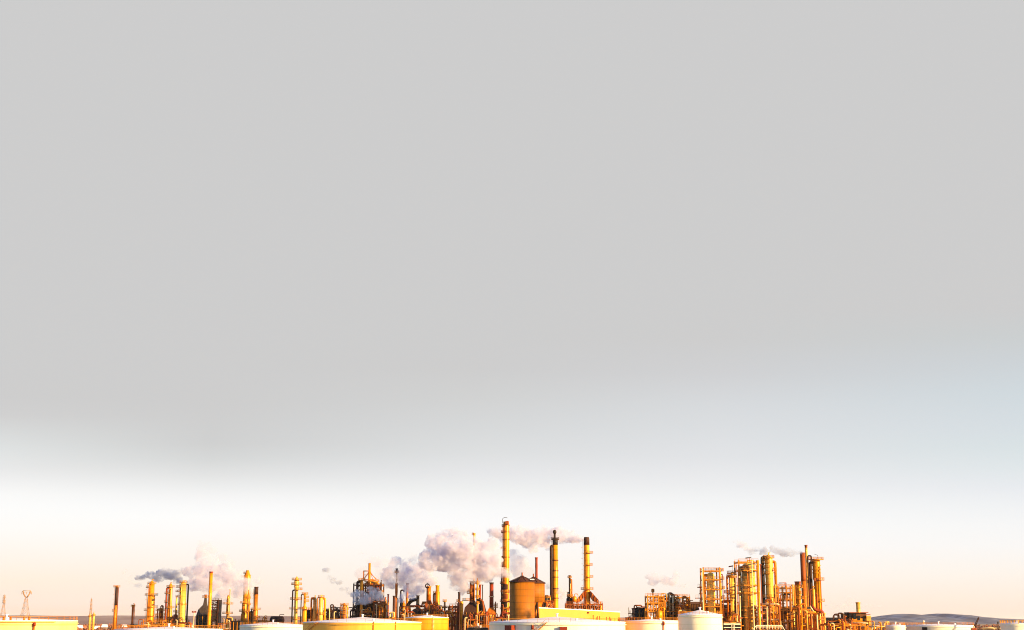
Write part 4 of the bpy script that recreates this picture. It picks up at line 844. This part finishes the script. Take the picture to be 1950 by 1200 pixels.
t = T('flare_tip', 'black knob tip standing above the steam over the black tipped stack', 'stack tip', 1056.2, 790, py=1015); t.part('cap', MB().lathe(0, 0, [(t.Z(1016.5), .7), (t.Z(1014), 1.05), (t.Z(1011), .95), (t.Z(1009), .4)], 16), DARK); t.part('rod', MB().cyl((0, 0, t.Z(1030)), (0, 0, t.Z(1016)), .6), DARK)
stack('short black thin stack over a dark unit left of the winged gold stack', 1085, 800, [(1096, 3.6), (1100, 4.6), (1102, 3.6), (1130, 3.8), (1148, 5)], DARK, plats=((1101, .6, 0), (1126, 1.0, 1), (1136, 1.2, 0)), pipe=((-20, .45, AMBER, 1104), (-70, .22, PALEGOLD, 1112)), pym=1120)
heater('little dark fan house on the truss deck left of the winged gold stack', 1079, 1090, 803, 1140, [(1137, 1081, 1089)], 1128, (1081.5, 3, 3), DARK, DARK, DARK, deck=False, ribs=3)
drum('small gold drum with a ring handle on the truss deck', 1094, 1141, 796, 2.2, 1.2, GOLD, vertical=True)
t = stack('winged gold stack, rightmost of the tall ones, with a dark cap', 1117.5, 800, [(1023.5, 8.5), (1026, 10.5), (1040, 11), (1122, 11.4), (1149, 12)], GOLD, tip=(1038, BROWN), plats=((1054, 2.0, 1), (1077, 1.7, 1), (1100, 1.9, 1), (1123, 1.9, 0)), bands=(1055, 1078, 1105), ladder=185, pym=1080)
s = S(800)
for d, (xa, xb) in ((-1, (-6.3, -21)), (1, (6.3, 21))):
    zt, zm, zl = t.Z(1126), t.Z(1143), t.Z(1149)
    vs = [(xa * s, -3.2, zt), (xb * s, -4.2, zm), (xb * s, -4.2, zl), ((xb + d * -11) * s, -3.6, zm - .2), (xa * s, -3.2, t.Z(1137))]
    back = [(p[0], -p[1], p[2]) for p in vs]
    t.part('sloping_duct', MB().add(vs + back, [(0, 1, 2, 3, 4), (9, 8, 7, 6, 5)] + [(i, 5 + i, 5 + (i + 1) % 5, (i + 1) % 5) for i in range(5)]), RUST)
    for k in range(3):
        f = (k + .7) / 3; x = (xa + (xb - xa) * f) * s; z = zt + (zm - zt) * f
        t.part('duct_rib', MB().bar((x, -3.6 - .6 * f, z), (x - d * 2.2 * s, -3.6 - .5 * f, z - 2.6), .3), AMBER)
frame('truss deck under the winged gold stack', 1077, 1146, 800, 1149, [1150, 1162], RFRAME, 12, nx=9, brace='x', w=.5)
rack('rusty pipes bundled inside the truss deck', 1078, 1142, 798, 1156, RFRAME, seed=22, pipes=10, pm=(RUST, BROWN, AMBER), gap=5, loops=False)
column('short gold post tank at the right end of the truss deck', 1143.5, 796, [(1149, 3.6), (1152, 5), (1175, 5)], GOLD, name='post_tank', cat='tank', group=None, vent=False)

# ================================================================== right group
Yd = 598
heater('black boxy compressor house left of the ochre frames', 1206, 1231, 640, 1161, [(1158, 1205, 1231.5)], 1153, (1212, 2, 2), BUILD, DARK, DARK, depth=16, deck=False, ribs=5)
t = T('pipe_loop', 'rust pipe loop crossing the roof of the black compressor house', 'pipe', 1218, 636); t.part('pipe', MB().tube(arc([(t.X(1207.5), 0, t.Z(1159)), (t.X(1207.5), 0, t.Z(1153)), (t.X(1220.5), 0, t.Z(1153)), (t.X(1222), 0, t.Z(1156)), (t.X(1231), 0, t.Z(1156))], 1), .3), RUST)
t.part('pipe', MB().tube(arc([(t.X(1213), -1, t.Z(1159)), (t.X(1213), -1, t.Z(1156.5)), (t.X(1230), -1, t.Z(1156.5))], .8), .22), RUST)
t = T('stair_landing', 'small dark landing stepping down left of the black compressor house', 'landing', 1200, 636, py=1170)
for i in range(5): t.part('step', MB().box(t.X(1205 - i * 2.4), 0, t.Z(1169 + i * 2.2), .9, 3, .4), BROWN)
t.part('landing', MB().span(t.X(1196), t.X(1206), -1.5, 1.5, t.Z(1168) - .3, t.Z(1168)), BROWN)
t.part('post', MB().box(t.X(1196.5), -1.3, t.Z(1157) / 2, .25, .25, t.Z(1157)), PALEGOLD)
for p in (1198, 1200, 1203): t.part('rail_post', MB().box(t.X(p), -1.3, t.Z(1166), .12, .12, 1.4), RUST)
t.part('body', MB().span(t.X(1191), t.X(1206), -1.2, 3, 0, t.Z(1175.5)), BUILD)
frame('ochre open frame with a ladder post on top, left of the black pipe maze', 1231, 1262, Yd, 1134, [1135.5, 1147.5, 1163.5, 1181], FRAME, 10, nx=3, brace='/', w=.5, ny=2)
drum('round gold vessel high in the ochre open frame', 1257.5, 1143, Yd, 1.4, 1.5, GOLD, vertical=True, dy=-3)
drum('gold upright vessel low in the ochre open frame', 1252.5, 1171.5, Yd, 2.8, 1.2, GOLD, vertical=True, dy=-5.8)
drum('second slim gold vessel at middle height in the ochre open frame', 1257, 1156, Yd, 2.6, .8, GOLD, vertical=True, dy=-4)
stack('stubby rust vent on top of the ochre open frame', 1243.5, 618, [(1122, 2.6), (1135, 2.6)], RUST, name='vent_pipe', cat='vent pipe', group=None, pym=1140, plats=((1128, .4, 0),))
frame('ochre frame with black interior and a big cross brace', 1262, 1292, 616, 1139, [1163.5, 1182], FRAME, 9, nx=1, brace='x', w=.55)
t = T('equipment_box', 'black machinery block behind the cross brace', 'machinery', 1277, 622); t.part('body', MB().span(t.X(1264), t.X(1291), 2, 9, 0, t.Z(1165.5)), DARK); t.part('rib', MB().box(0, 1.9, t.Z(1175), t.X(1290) - t.X(1265), .16, .5), RUST)
rack('black maze of pipes and fittings above the cross braced frame', 1262, 1290, 622, 1141, RFRAME, seed=23, pipes=16, pm=(DARK, BROWN, AMBER, PIPEW, GOLD), gap=3.5, levels=5, depth=6)
drum('black drum in the pipe maze, left of two', 1270, 1156, 624, 4, 1.7, DARK, vertical=True); drum('black drum in the pipe maze, right of two', 1281, 1152, 624, 4.5, 1.6, BROWN, vertical=True)
stack('pale riser pipe in front of the black pipe maze', 1269, 612, [(1133, 1.8), (1165, 1.8)], PIPEW, name='riser_column', cat='riser', group=None, pym=1150)
stack('pale lilac riser pipe hanging in the right of the pipe maze', 1281.5, 614, [(1135, 2.6), (1165, 2.6)], PIPEW, name='riser_column', cat='riser', group=None, pym=1150)
frame('tall rust portal frame at the right of the pipe maze', 1283, 1311, 625, 1136, [1137, 1152, 1166], FRAME, 8, nx=2, brace='', w=.5, braces=())
drum('dark horizontal drum under the rust portal frame', 1295, 1154, 624, 4, 1.3, DARK)
rack('gold valves and small pipes under the rust portal frame', 1290, 1313, 606, 1160, FRAME, seed=24, pipes=12, pm=(GOLD, PIPEW, RUST), gap=4, levels=4)
for x0, x1, top, Y, lb, rb in ((1311, 1338, 1150.5, 640, 'brown corrugated shed between the portal frame and the domed vessel frame', 1325), (1342, 1378, 1154, 612, 'brown corrugated hall under the domed vessel frame', 1368), (1376, 1408, 1156, 632, 'brown corrugated hall between the two caged columns', 1400)):
    t = T('corrugated_shed', lb, 'shed', (x0 + x1) / 2, Y); a, b = t.X(x0), t.X(x1); z = t.Z(top)
    t.part('wall', MB().span(a, b, -4, 6, 0, z), SHED); t.part('roof', MB().frustum((a - .3, b + .3, -4.4, 6.4), z + .003, (a + .5, b - .5, -1, 2), z + 1), SHED)
    for k in range(9): t.part('rib', MB().box(a + (b - a) * (k + .5) / 9, -4.07, z / 2, .25, .12, z - .1), BROWN)
    t.part('door', MB().box(t.X(rb), -4.05, z - 3, 1.7, .08, 3), GLASS)
frame('tall ochre frame caging the domed gold vessel', 1338, 1369, Yd, 1081, [1087, 1103.5, 1122, 1140, 1154], FRAME, 9, nx=1, brace='/', w=.5, braces=((1, 0), (3, 0)))
column('domed gold vessel inside the tall ochre frame', 1354, Yd + .5, [(1090, 15), (1160, 15.5)], BRIGHT, name='caged_vessel', bands=(1104, 1122, 1139), vent=False, pym=1130, pipe=((180, .7, AMBER, 1096),))
column('slender gold riser hugging the right side of the tall ochre frame', 1372.5, Yd - 3, [(1086, 4.4), (1090, 5), (1175, 5.4)], GOLD, plats=((1088, 1.1, 0), (1104, 1.2, 1), (1122, 1.3, 1), (1140, 1.3, 1)), pipe=((-30, .18, RUST, 1094),), vent=False)
stack('pale riser pipe at the left post of the tall ochre frame', 1338, Yd - 6, [(1084, 1.8), (1150, 1.8)], PIPEW, name='riser_column', cat='riser', group=None, pym=1120)
t = T('access_ledge', 'stepped rust ledges jutting left from the tall ochre frame', 'ledge', 1332, Yd - 2, py=1140)
for i, (p0, p1, py) in enumerate(((1329, 1337, 1118), (1332, 1337, 1130), (1324.5, 1337, 1138.5), (1331, 1337, 1148))):
    d = t.part('deck', MB().span(t.X(p0), t.X(p1), -1.5, 1.5, t.Z(py) - .3, t.Z(py)), RFRAME); q = MB()
    for k in range(4): q.box(t.X(p0 + (p1 - p0) * k / 3), -1.4, t.Z(py) + .6, .1, .1, 1.2)
    q.box(t.X((p0 + p1) / 2), -1.4, t.Z(py) + 1.15, t.X(p1) - t.X(p0), .1, .1); t.part('railing', q, FRAME, d)
t.part('post', MB().box(t.X(1334), 0, t.Z(1116) / 2, .4, .4, t.Z(1116)), RFRAME)
column('gold column between the two caged columns', 1394, Yd + 2, [(1094, 10), (1098, 10.6), (1125, 11), (1140, 10), (1150, 8)], BRIGHT, plats=((1093, .8, 0), (1100, 1.0, 0), (1130, 2.2, -1), (1144, 2.4, -1)), pipe=((180, .4, AMBER, 1097), (10, .22, PIPEW, 1092), (-120, .2, PALEGOLD, 1100)), bands=(1112,), pym=1125)
t = T('crane_davit', 'small rust jib tilted above the column between the caged ones', 'davit', 1393.5, Yd, py=1085); t.part('jib', MB().bar((t.X(1389.5), 0, t.Z(1079.3)), (t.X(1398), 0, t.Z(1077.8)), .55), RED); t.part('post', MB().cyl((t.X(1396.5), .6, t.Z(1098)), (t.X(1396.5), .2, t.Z(1078)), .07), GREY)
frame('ochre cage around the biggest gold column', 1405, 1442, 600, 1068, [1070.5, 1086, 1114, 1128.5, 1161, 1175], FRAME, 11, nx=1, brace='', w=.6, braces=())
column('biggest gold column, standing in the ochre cage', 1426.5, 600, [(1071, 24), (1078, 25), (1130, 26), (1200, 27)], BRIGHT, name='caged_column', bands=(1086, 1100, 1114, 1128, 1145, 1161, 1175), pipe=((-92, .22, PALEGOLD, 1080), (-14, .22, PIPEW, 1074), (-104, .2, AMBER, 1084), (200, .8, DARK, 1082)), pym=1140)
t = T('trolley_beam', 'rust lifting beam on top of the cage of the biggest column', 'lifting beam', 1427, 600, py=1065); t.part('beam', MB().bar((t.X(1420), -3, t.Z(1063.5)), (t.X(1431), -3, t.Z(1062)), .45), GREY); q = MB()
for p in (1423, 1428): q.box(t.X(p), -3, t.Z(1067), .22, .22, t.Z(1063) - t.Z(1071))
t.part('leg', q, RUST)
t = T('head_pipe', 'dark arched head pipe in front of the top of the biggest gold column', 'pipe', 1421.5, 595, py=1080); t.part('pipe', MB().tube(arc([(t.X(1416.5), 0, t.Z(1089)), (t.X(1416.5), 0, t.Z(1077.5)), (t.X(1427), 0, t.Z(1077.5)), (t.X(1427), 0, t.Z(1087))], 1.2, 6), .42), BROWN); t.part('hanger', MB().bar((0, 0, t.Z(1077.5)), (0, 0, t.Z(1071)), .2), RUST)
for px, top, w, m_, lb in ((1404.8, 1076, 1.5, AMBER, 'thin amber riser at the left post of the biggest cage'), (1408.8, 1136, 2.2, PIPEW, 'pale riser pipe low at the left of the biggest cage'), (1445, 1068, 4.4, GOLD, 'gold riser touching the right of the biggest cage'), (1450.5, 1075, 2.0, RUST, 'rust riser between the biggest cage and the bright topped column'), (1434, 1070, 2.2, PIPEW, 'pale riser pipe on the front of the biggest column'), (1402.3, 1096, 1.5, PIPEW, 'white thin riser just left of the biggest cage')):
    stack(lb, px, 590, [(top, w), (1195, w)], m_, name='riser_column', cat='riser', group=None, pym=1140, bands=(1100, 1128) if w > 2 else ())
column('bright topped tall gold column with a ladder on its dark left side', 1465.5, 640, [(1056, 8), (1062, 14), (1066, 15), (1100, 15.4), (1102, 14.6), (1140, 15), (1180, 15)], BRIGHT, plats=((1063, .9, 0), (1066, 1.8, -1), (1073, 1.8, -1), (1082, 1.2, -1), (1094, 1.6, -1), (1114, 1.4, -1), (1138, 1.8, 0)), ladder=180, pipe=((185, .8, DARK, 1062), (-5, .65, AMBER, 1070), (170, .3, BROWN, 1068)), bands=(1084, 1092), pym=1110)
t = T('access_basket', 'small gold basket landing on the right of the bright topped column', 'landing', 1477, 639, py=1085); t.part('deck', MB().span(t.X(1473.5), t.X(1480), -1, 1, t.Z(1086) - .25, t.Z(1086)), AMBER); q = MB()
for p in (1475, 1477.5, 1480): q.box(t.X(p), -.9, t.Z(1086) + .6, .14, .14, 1.2)
q.box(t.X(1477), -.9, t.Z(1086) + 1.2, 1.5, .12, .12); t.part('railing', q, AMBER); t.part('post', MB().cyl((t.X(1476.8), 0, t.Z(1086)), (t.X(1476.8), 0, t.Z(1077)), .2, .1), AMBER); t.part('bracket', MB().bar((t.X(1473.5), 0, t.Z(1092)), (t.X(1479), 0, t.Z(1086)), .25), AMBER)
frame('square ochre pipe frame between the bright topped column and the stub stack', 1478.5, 1510, 610, 1116, [1119, 1128, 1140, 1162, 1184], FRAME, 9, nx=4, brace='', w=.5, braces=())
for px, w, lb in ((1477.5, 2.8, 'pale riser at the left corner of the square pipe frame'), (1510.5, 3.6, 'white and gold riser at the right corner of the square pipe frame')):
    stack(lb, px, 603, [(1114, w), (1195, w)], PALEGOLD, name='riser_column', cat='riser', group=None, pym=1150)
rack('packed pipe bundles inside the square pipe frame', 1482, 1508, 610, 1143, FRAME, seed=26, pipes=16, pm=(RUST, BROWN, GOLD, PIPEW, DARK), gap=4, levels=6, depth=7)
drum('brown drum low inside the square pipe frame', 1494, 1170, 612, 3.6, 2.2, SHED, dy=-1)
t = T('lifting_beam', 'rust monorail beam on top of the square pipe frame', 'lifting beam', 1493, 608, py=1112); t.part('beam', MB().bar((t.X(1484), 0, t.Z(1110.5)), (t.X(1498), 0, t.Z(1110)), .4), RUST); t.part('beam', MB().bar((t.X(1482), 0, t.Z(1114)), (t.X(1498), 0, t.Z(1114)), .4), RUST)
for p in (1496, 1498): t.part('leg', MB().box(t.X(p), 0, t.Z(1114.5), .3, .3, t.Z(1110) - t.Z(1119)), RUST)
column('gold pump column low in front of the bright topped column', 1461, 600, [(1150, 5), (1154, 7), (1190, 7.4)], GOLD, plats=((1160, 1.0, 0), (1174, 1.0, 0)), pipe=((-40, .35, PALEGOLD, 1153), (-120, .3, RED, 1158)), vent=False)
column('small gold vessel under the deck of the bright topped column', 1467, 606, [(1141, 5), (1145, 8), (1158, 8), (1190, 8.4)], AMBER, plats=((1147, 1.0, 0), (1164, 1.2, 0)), pipe=((-20, .3, GOLD, 1146), (-90, .22, PIPEW, 1150)), vent=False)
stack('stub stack with a rust top right of the square pipe frame', 1520, 640, [(1108, 11), (1119, 10.6), (1121, 10), (1170, 11)], GOLD, tip=(1115, RUST), plats=((1119.5, 1.0, 0), (1131, .5, 0), (1141, 1.0, 0)), bands=(1127, 1135), pym=1130, pipe=((185, .4, BROWN, 1121),))
stack('tall brown stack, left of the twin brown and cream pair', 1530, 650, [(1053, 9), (1100, 9.4), (1175, 10)], AMBER, tip=(1107, RUST), pym=1100, bands=(1137,))
stack('tall thin cream stack beside the brown one', 1537.5, 640, [(1038.5, 4.6), (1050, 5), (1150, 5.4)], PALEGOLD, tip=(1043, RUST), pym=1100)
t = T('transfer_pipe', 'dark gooseneck pipe hooked between the cream stack and the last gold column', 'pipe', 1545, 636, py=1100); t.part('pipe', MB().tube(arc([(t.X(1541.5), 0, 0), (t.X(1541.5), 0, t.Z(1058.5)), (t.X(1548.5), 0, t.Z(1058.5)), (t.X(1548.5), 0, t.Z(1068))], 1.6, 8), .34), BROWN); t.part('flange', MB().ring(t.X(1541.5), 0, t.Z(1100), .3, .65, .4), BROWN)
t = column('last gold column with a railed dark top deck, rightmost of the tall columns', 1556, 640, [(1067, 14), (1072, 14.6), (1103, 14.8), (1106, 12.4), (1165, 13)], GOLD, plats=((1066.5, 1.7, 0), (1071, 1.0, -1), (1105.5, 1.8, 1), (1146, 1.5, 1)), pipe=((188, .8, BROWN, 1072), (-60, .22, AMBER, 1080)), bands=(1078, 1085, 1092), pym=1110, dome=False)
t.part('davit', MB().tube(arc([(0, 0, t.Z(1067)), (1.2, 0, t.Z(1058)), (-.6, 0, t.Z(1055.5))], 1), .08), GREY)
t.part('valve_cluster', MB().box(-.6, -2.1, t.Z(1104), 2.2, .9, 1.4), RUST)
column('round topped small vessel left of the last gold column', 1549, 630, [(1120, 6), (1124, 7), (1160, 7.4)], GOLD, pipe=((185, .35, RED, 1123), (-10, .3, RUST, 1130)), vent=False)
t = T('flue_duct', 'red brown duct bending down to the right under the last gold column', 'duct', 1557, 618, py=1170); t.part('duct', MB().tube(arc([(t.X(1545), 0, t.Z(1153)), (t.X(1551), 0, t.Z(1162)), (t.X(1564), 0, t.Z(1163.5)), (t.X(1567.5), 0, t.Z(1172)), (t.X(1567), 0, 0)], 2), .65), RED); t.part('flange', MB().ring(t.X(1567), 0, t.Z(1184), .6, 1.0, .4), RED)
stack('pale pipe beside the foot of the red brown duct', 1570.5, 614, [(1168, 3.4), (1195, 3.6)], PALEGOLD, name='riser_column', cat='riser', group=None, pym=1180)
t = T('hopper_house', 'grey pyramid roofed hopper at the foot of the cream stack', 'hopper', 1538.5, 612, py=1165); a, b = t.X(1533.5), t.X(1547); t.part('roof', MB().frustum((a, b, -1.6, 1.6), t.Z(1164.5), (t.X(1537), t.X(1540), -.3, .3), t.Z(1155.5)), GREY); t.part('bin', MB().span(a, b, -1.6, 1.6, t.Z(1168.5), t.Z(1164.5) - .004), FRAME); t.part('leg', MB().box(0, 0, t.Z(1168.5) / 2, .9, .9, t.Z(1168.5) - .01), FRAME)
t.part('chute', MB().bar((t.X(1541), -.5, t.Z(1154)), (t.X(1548), -.5, t.Z(1166)), .7), PIPEW)
column('wide gold block column under the last gold column', 1556, 612, [(1167, 17), (1170, 19), (1200, 20)], GOLD, name='base_vessel', cat='vessel', group=None, plats=((1180, 1.0, 0),), pipe=((-70, .3, RED, 1166), (-110, .35, PIPEW, 1172), (-40, .3, AMBER, 1176)), dome=False)
for px, lb in ((1540.5, 'left'), (1545.8, 'right')):
    stack('pale upright pipe under the grey hopper, %s of two' % lb, px, 600, [(1171, 2.6), (1200, 2.6)], PALEGOLD, name='riser_column', cat='riser', group='pale pipes under the hopper', pym=1185)
rack('gold pipe clutter at the foot of the stub stack', 1511, 1540, 600, 1160, FRAME, seed=27, pipes=14, pm=(GOLD, PALEGOLD, RUST, AMBER), gap=4, levels=5)
rack('amber pipe clutter at the foot of the biggest cage and the bright topped column', 1440, 1482, 595, 1152, FRAME, seed=28, pipes=16, pm=(GOLD, AMBER, PIPEW, RUST), gap=4, levels=6)
t = T('walkway', 'white railed walkway crossing before the biggest gold column', 'walkway', 1462, 560, py=1192); q = MB(); zt = t.Z(1191); x0, x1, x2 = t.X(1438), t.X(1486), t.X(1492)
t.part('deck', MB().span(x0, x1, -.8, .8, zt - 1.5, zt - 1.3), GREY)
for z in (zt, zt - .6): q.box((x0 + x1) / 2, -.8, z, x1 - x0, .2, .22)
q.bar((x1, -.8, zt), (x2, -.8, zt - 2.2), .25); q.bar((x0, -.8, zt), (x0 - 2, -.8, zt - 2.2), .25)
for k in range(9): q.box(x0 + (x1 - x0) * k / 8, -.95, zt - .75, .14, .14, 1.5)
t.part('railing', q, TWHITE)
for k in range(5): t.part('post', MB().box(x0 + (x1 - x0) * (k + .5) / 5, 0, (zt - 1.5) / 2, .3, .3, zt - 1.51), BROWN)
t = T('walkway', 'dark walkway with white handrails right of the small cone roofed tank', 'walkway', 1393, 556, py=1190); q = MB(); x0, x1 = t.X(1376), t.X(1408)
for py in (1187, 1189.5, 1195): q.box((x0 + x1) / 2, -.8, t.Z(py), x1 - x0, .2, .22)
for k in range(3): q.box(t.X(1391 + 2.5 * k), -1.0, t.Z(1194), .14, .14, 2.4)
t.part('railing', q, TWHITE); t.part('deck', MB().span(x0, x1, -.6, 3, t.Z(1199), t.Z(1187.6)), DARK)
rack('ochre pipe rack over the dark walkway', 1376, 1408, 590, 1184, FRAME, seed=29, pipes=10, pm=(GOLD, AMBER, RUST), gap=4, levels=2)
rack('low gold pipe field before the flat roofed stack building', 1562, 1640, 600, 1190, FRAME, seed=30, pipes=22, pm=(GOLD, PIPEW, AMBER, RUST, RED), gap=4, levels=3, depth=8, loops=False)
rack('low pale pipe field running on to the squat white tank', 1640, 1688, 640, 1194, FRAME, seed=33, pipes=14, pm=(GOLD, PIPEW, PALEGOLD), gap=5, levels=2, loops=False)
rack('dark low pipe tangle before the brown roofed long hall', 1573, 1616, 640, 1182, RFRAME, seed=34, pipes=12, pm=(BROWN, RUST, GOLD), gap=4, levels=2)
t = T('long_hall', 'low brown roofed hall between the red duct and the flat roofed stack building', 'shed', 1595, 700, py=1180); a, b = t.X(1571), t.X(1618); t.part('wall', MB().span(a, b, -3, 6, 0, t.Z(1182.5)), BROWN); t.part('roof', MB().frustum((a - .3, b + .3, -3.6, 6.6), t.Z(1182.5) + .003, (a - .3, b + .3, 1, 2), t.Z(1176)), SHED)
for k in range(6): t.part('window', MB().box(a + (b - a) * (k + .5) / 6, -3.05, t.Z(1186), 1.1, .1, .9), GLASS)
# flat roofed building with the short yellow stack
t = T('stack_building', 'gold flat roofed building with dark upper openings, left of the hills', 'building', 1626, 690, py=1180); X_ = t.X
t.part('wall', MB().span(X_(1617), X_(1650), -4, 6, 0, t.Z(1178)), GOLD); t.part('wall', MB().span(X_(1612), X_(1645), -3.4, 6, t.Z(1178) + .004, t.Z(1167.3)), SHED)
t.part('roof', MB().span(X_(1611.5), X_(1648), -4.4, 6.6, t.Z(1167.3) + .004, t.Z(1166)), RUST); t.part('canopy', MB().span(X_(1593.5), X_(1613), -2.6, 4, t.Z(1169.6), t.Z(1168.3)), BROWN); t.part('canopy', MB().span(X_(1645.1), X_(1653.5), -2.6, 4, t.Z(1170.8), t.Z(1169.6)), RUST)
t.part('wall', MB().span(X_(1602), X_(1610), -2.5, 3, t.Z(1176.5), t.Z(1169.6) - .004), SHED); t.part('post', MB().box(X_(1606), 0, t.Z(1176.5) / 2, .6, .6, t.Z(1176.5) - .01), BROWN)
for x0, x1, y0, y1 in ((1612.5, 1616.5, 1168.5, 1176), (1619.5, 1625, 1168.5, 1179.2), (1627, 1632, 1173, 1181.5), (1637, 1640.5, 1177, 1183), (1626.5, 1629, 1186, 1191)):
    t.part('window', MB().span(X_(x0), X_(x1), -4.12, -4.01, t.Z(y1), t.Z(y0)) if y1 > 1177 else MB().span(X_(x0), X_(x1), -3.52, -3.41, t.Z(y1), t.Z(y0)), GLASS)
t.part('annex', MB().span(X_(1643.5), X_(1652), -4.9, 2, 0, t.Z(1172.5)), PALEGOLD); t.part('annex', MB().span(X_(1616), X_(1643.4), -5.2, -4.15, 0, t.Z(1184)), AMBER)
for i in range(5): t.part('pilaster', MB().box(X_(1619 + i * 6), -5.3, t.Z(1184) / 2, .4, .2, t.Z(1184) - .1), RUST)
stack('short yellow stack on the flat roofed building', 1634.5, 692, [(1147.5, 8), (1170, 8)], PALEGOLD, tip=(1149, GOLD), pym=1160)
rack('gold pipework against the flat roofed building', 1600, 1652, 672, 1188, FRAME, seed=35, pipes=14, pm=(GOLD, RUST, PIPEW, AMBER), gap=4, levels=3, loops=False)
# right edge
t = T('crane_boom', 'dark crane boom leaning up before the lilac hills', 'crane', 1853, 620, py=1190); a = Vector((t.X(1851), 0, t.Z(1196))); b = Vector((t.X(1859.5), 0, t.Z(1179.5)))
q = MB(); dx = (b - a).normalized(); nn = Vector((-dx.z, 0, dx.x)) * .35
for y in (-.35, .35):
    q.bar(a + nn + Vector((0, y, 0)), b + nn * .5 + Vector((0, y * .5, 0)), .2); q.bar(a - nn + Vector((0, y, 0)), b - nn * .5 + Vector((0, y * .5, 0)), .2)
for k in range(8): q.bar(a.lerp(b, k / 8) + nn, a.lerp(b, (k + 1) / 8) - nn, .16)
t.part('boom', q, BROWN); t.part('cab', MB().span(t.X(1846), t.X(1853), -1.2, 1.2, 1.2, t.Z(1196)), RED); t.part('head', MB().cyl(b, b + dx * .9, .35), BROWN)
for d in (-1.2, 1.2): t.part('track', MB().span(t.X(1845), t.X(1854), d - .4, d + .4, 0, 1.2), DARK)
t = T('lamp_post', 'slim dark lamp post left of the tank at the right edge', 'lamp post', 1900.5, 640, py=1190); t.part('pole', MB().cyl((0, 0, 0), (0, 0, t.Z(1187)), .16), BROWN); t.part('lamp', MB().box(0, 0, t.Z(1186), .6, .5, 1.0), DARK)
rack('low pale pipes left of the tank at the right edge', 1862, 1906, 640, 1197, GREY, seed=37, pipes=6, pm=(PIPEW, GREY, TWHITE), gap=8, loops=False)
for px, py, lb in ((1684, 1187, 'tiny white vent mushroom above the squat white tank'), (1759, 1184.5, 'tiny white vent mushroom behind the low wide tank')):
    t = T('roof_vent', lb, 'vent', px, 700, py=1188); t.part('pipe', MB().cyl((0, 0, 0), (0, 0, t.Z(py)), .3), PIPEW); t.part('cap', MB().lathe(0, 0, [(t.Z(py), .75), (t.Z(py) + .5, .5), (t.Z(py) + .7, .15)], 14), TWHITE)
# stack hidden in the huge steam cloud, only its top shows
stack('gold stack top peeping out of the huge steam cloud', 903, 800, [(1016, 4.2), (1019, 5), (1030, 3.6), (1080, 3.8), (1175, 4.4)], GOLD, pym=1040, plats=((1019, .7, -1),))

# fine pipework packed between the furnaces of the centre
for x0, x1, Y, top, lb, sd_ in ((804, 826, 788, 1160, 'rust pipe nest at the foot of the hooked ring stack', 41), (822, 846, 786, 1163, 'orange pipe nest at the foot of the two stage stack', 42), (846, 870, 792, 1168, 'rusty valve nest under the slim dark tower', 43),
        (884, 908, 756, 1180, 'amber pipe nest before the big hooded furnace', 44), (908, 930, 758, 1172, 'rust pipe nest between the two hooded furnaces', 45), (926, 946, 760, 1178, 'orange pipe nest before the slender hooded furnace', 46),
        (686, 712, 808, 1166, 'amber pipe nest left of the red riser before the reactor', 47), (713, 730, 809, 1160, 'rust pipe nest right of the red riser before the reactor', 48), (764, 790, 790, 1166, 'orange pipe nest below the curved black duct', 49),
        (1036, 1052, 770, 1156, 'rusty pipe nest below the small grey knobbed tower', 50), (1231, 1262, 612, 1150, 'golden pipe nest inside the ochre open frame', 51), (1292, 1312, 612, 1150, 'golden pipe nest right of the black pipe maze', 52), (1372, 1404, 606, 1146, 'amber pipe nest between the two cages', 53)):
    rack(lb, x0, x1, Y, top, RFRAME if x0 < 1200 else FRAME, seed=sd_, pipes=14, pm=(AMBER, RUST, GOLD, RED, PIPEW) if x0 < 1200 else (GOLD, AMBER, PIPEW, RUST), gap=4, levels=4, depth=4, w=.3)
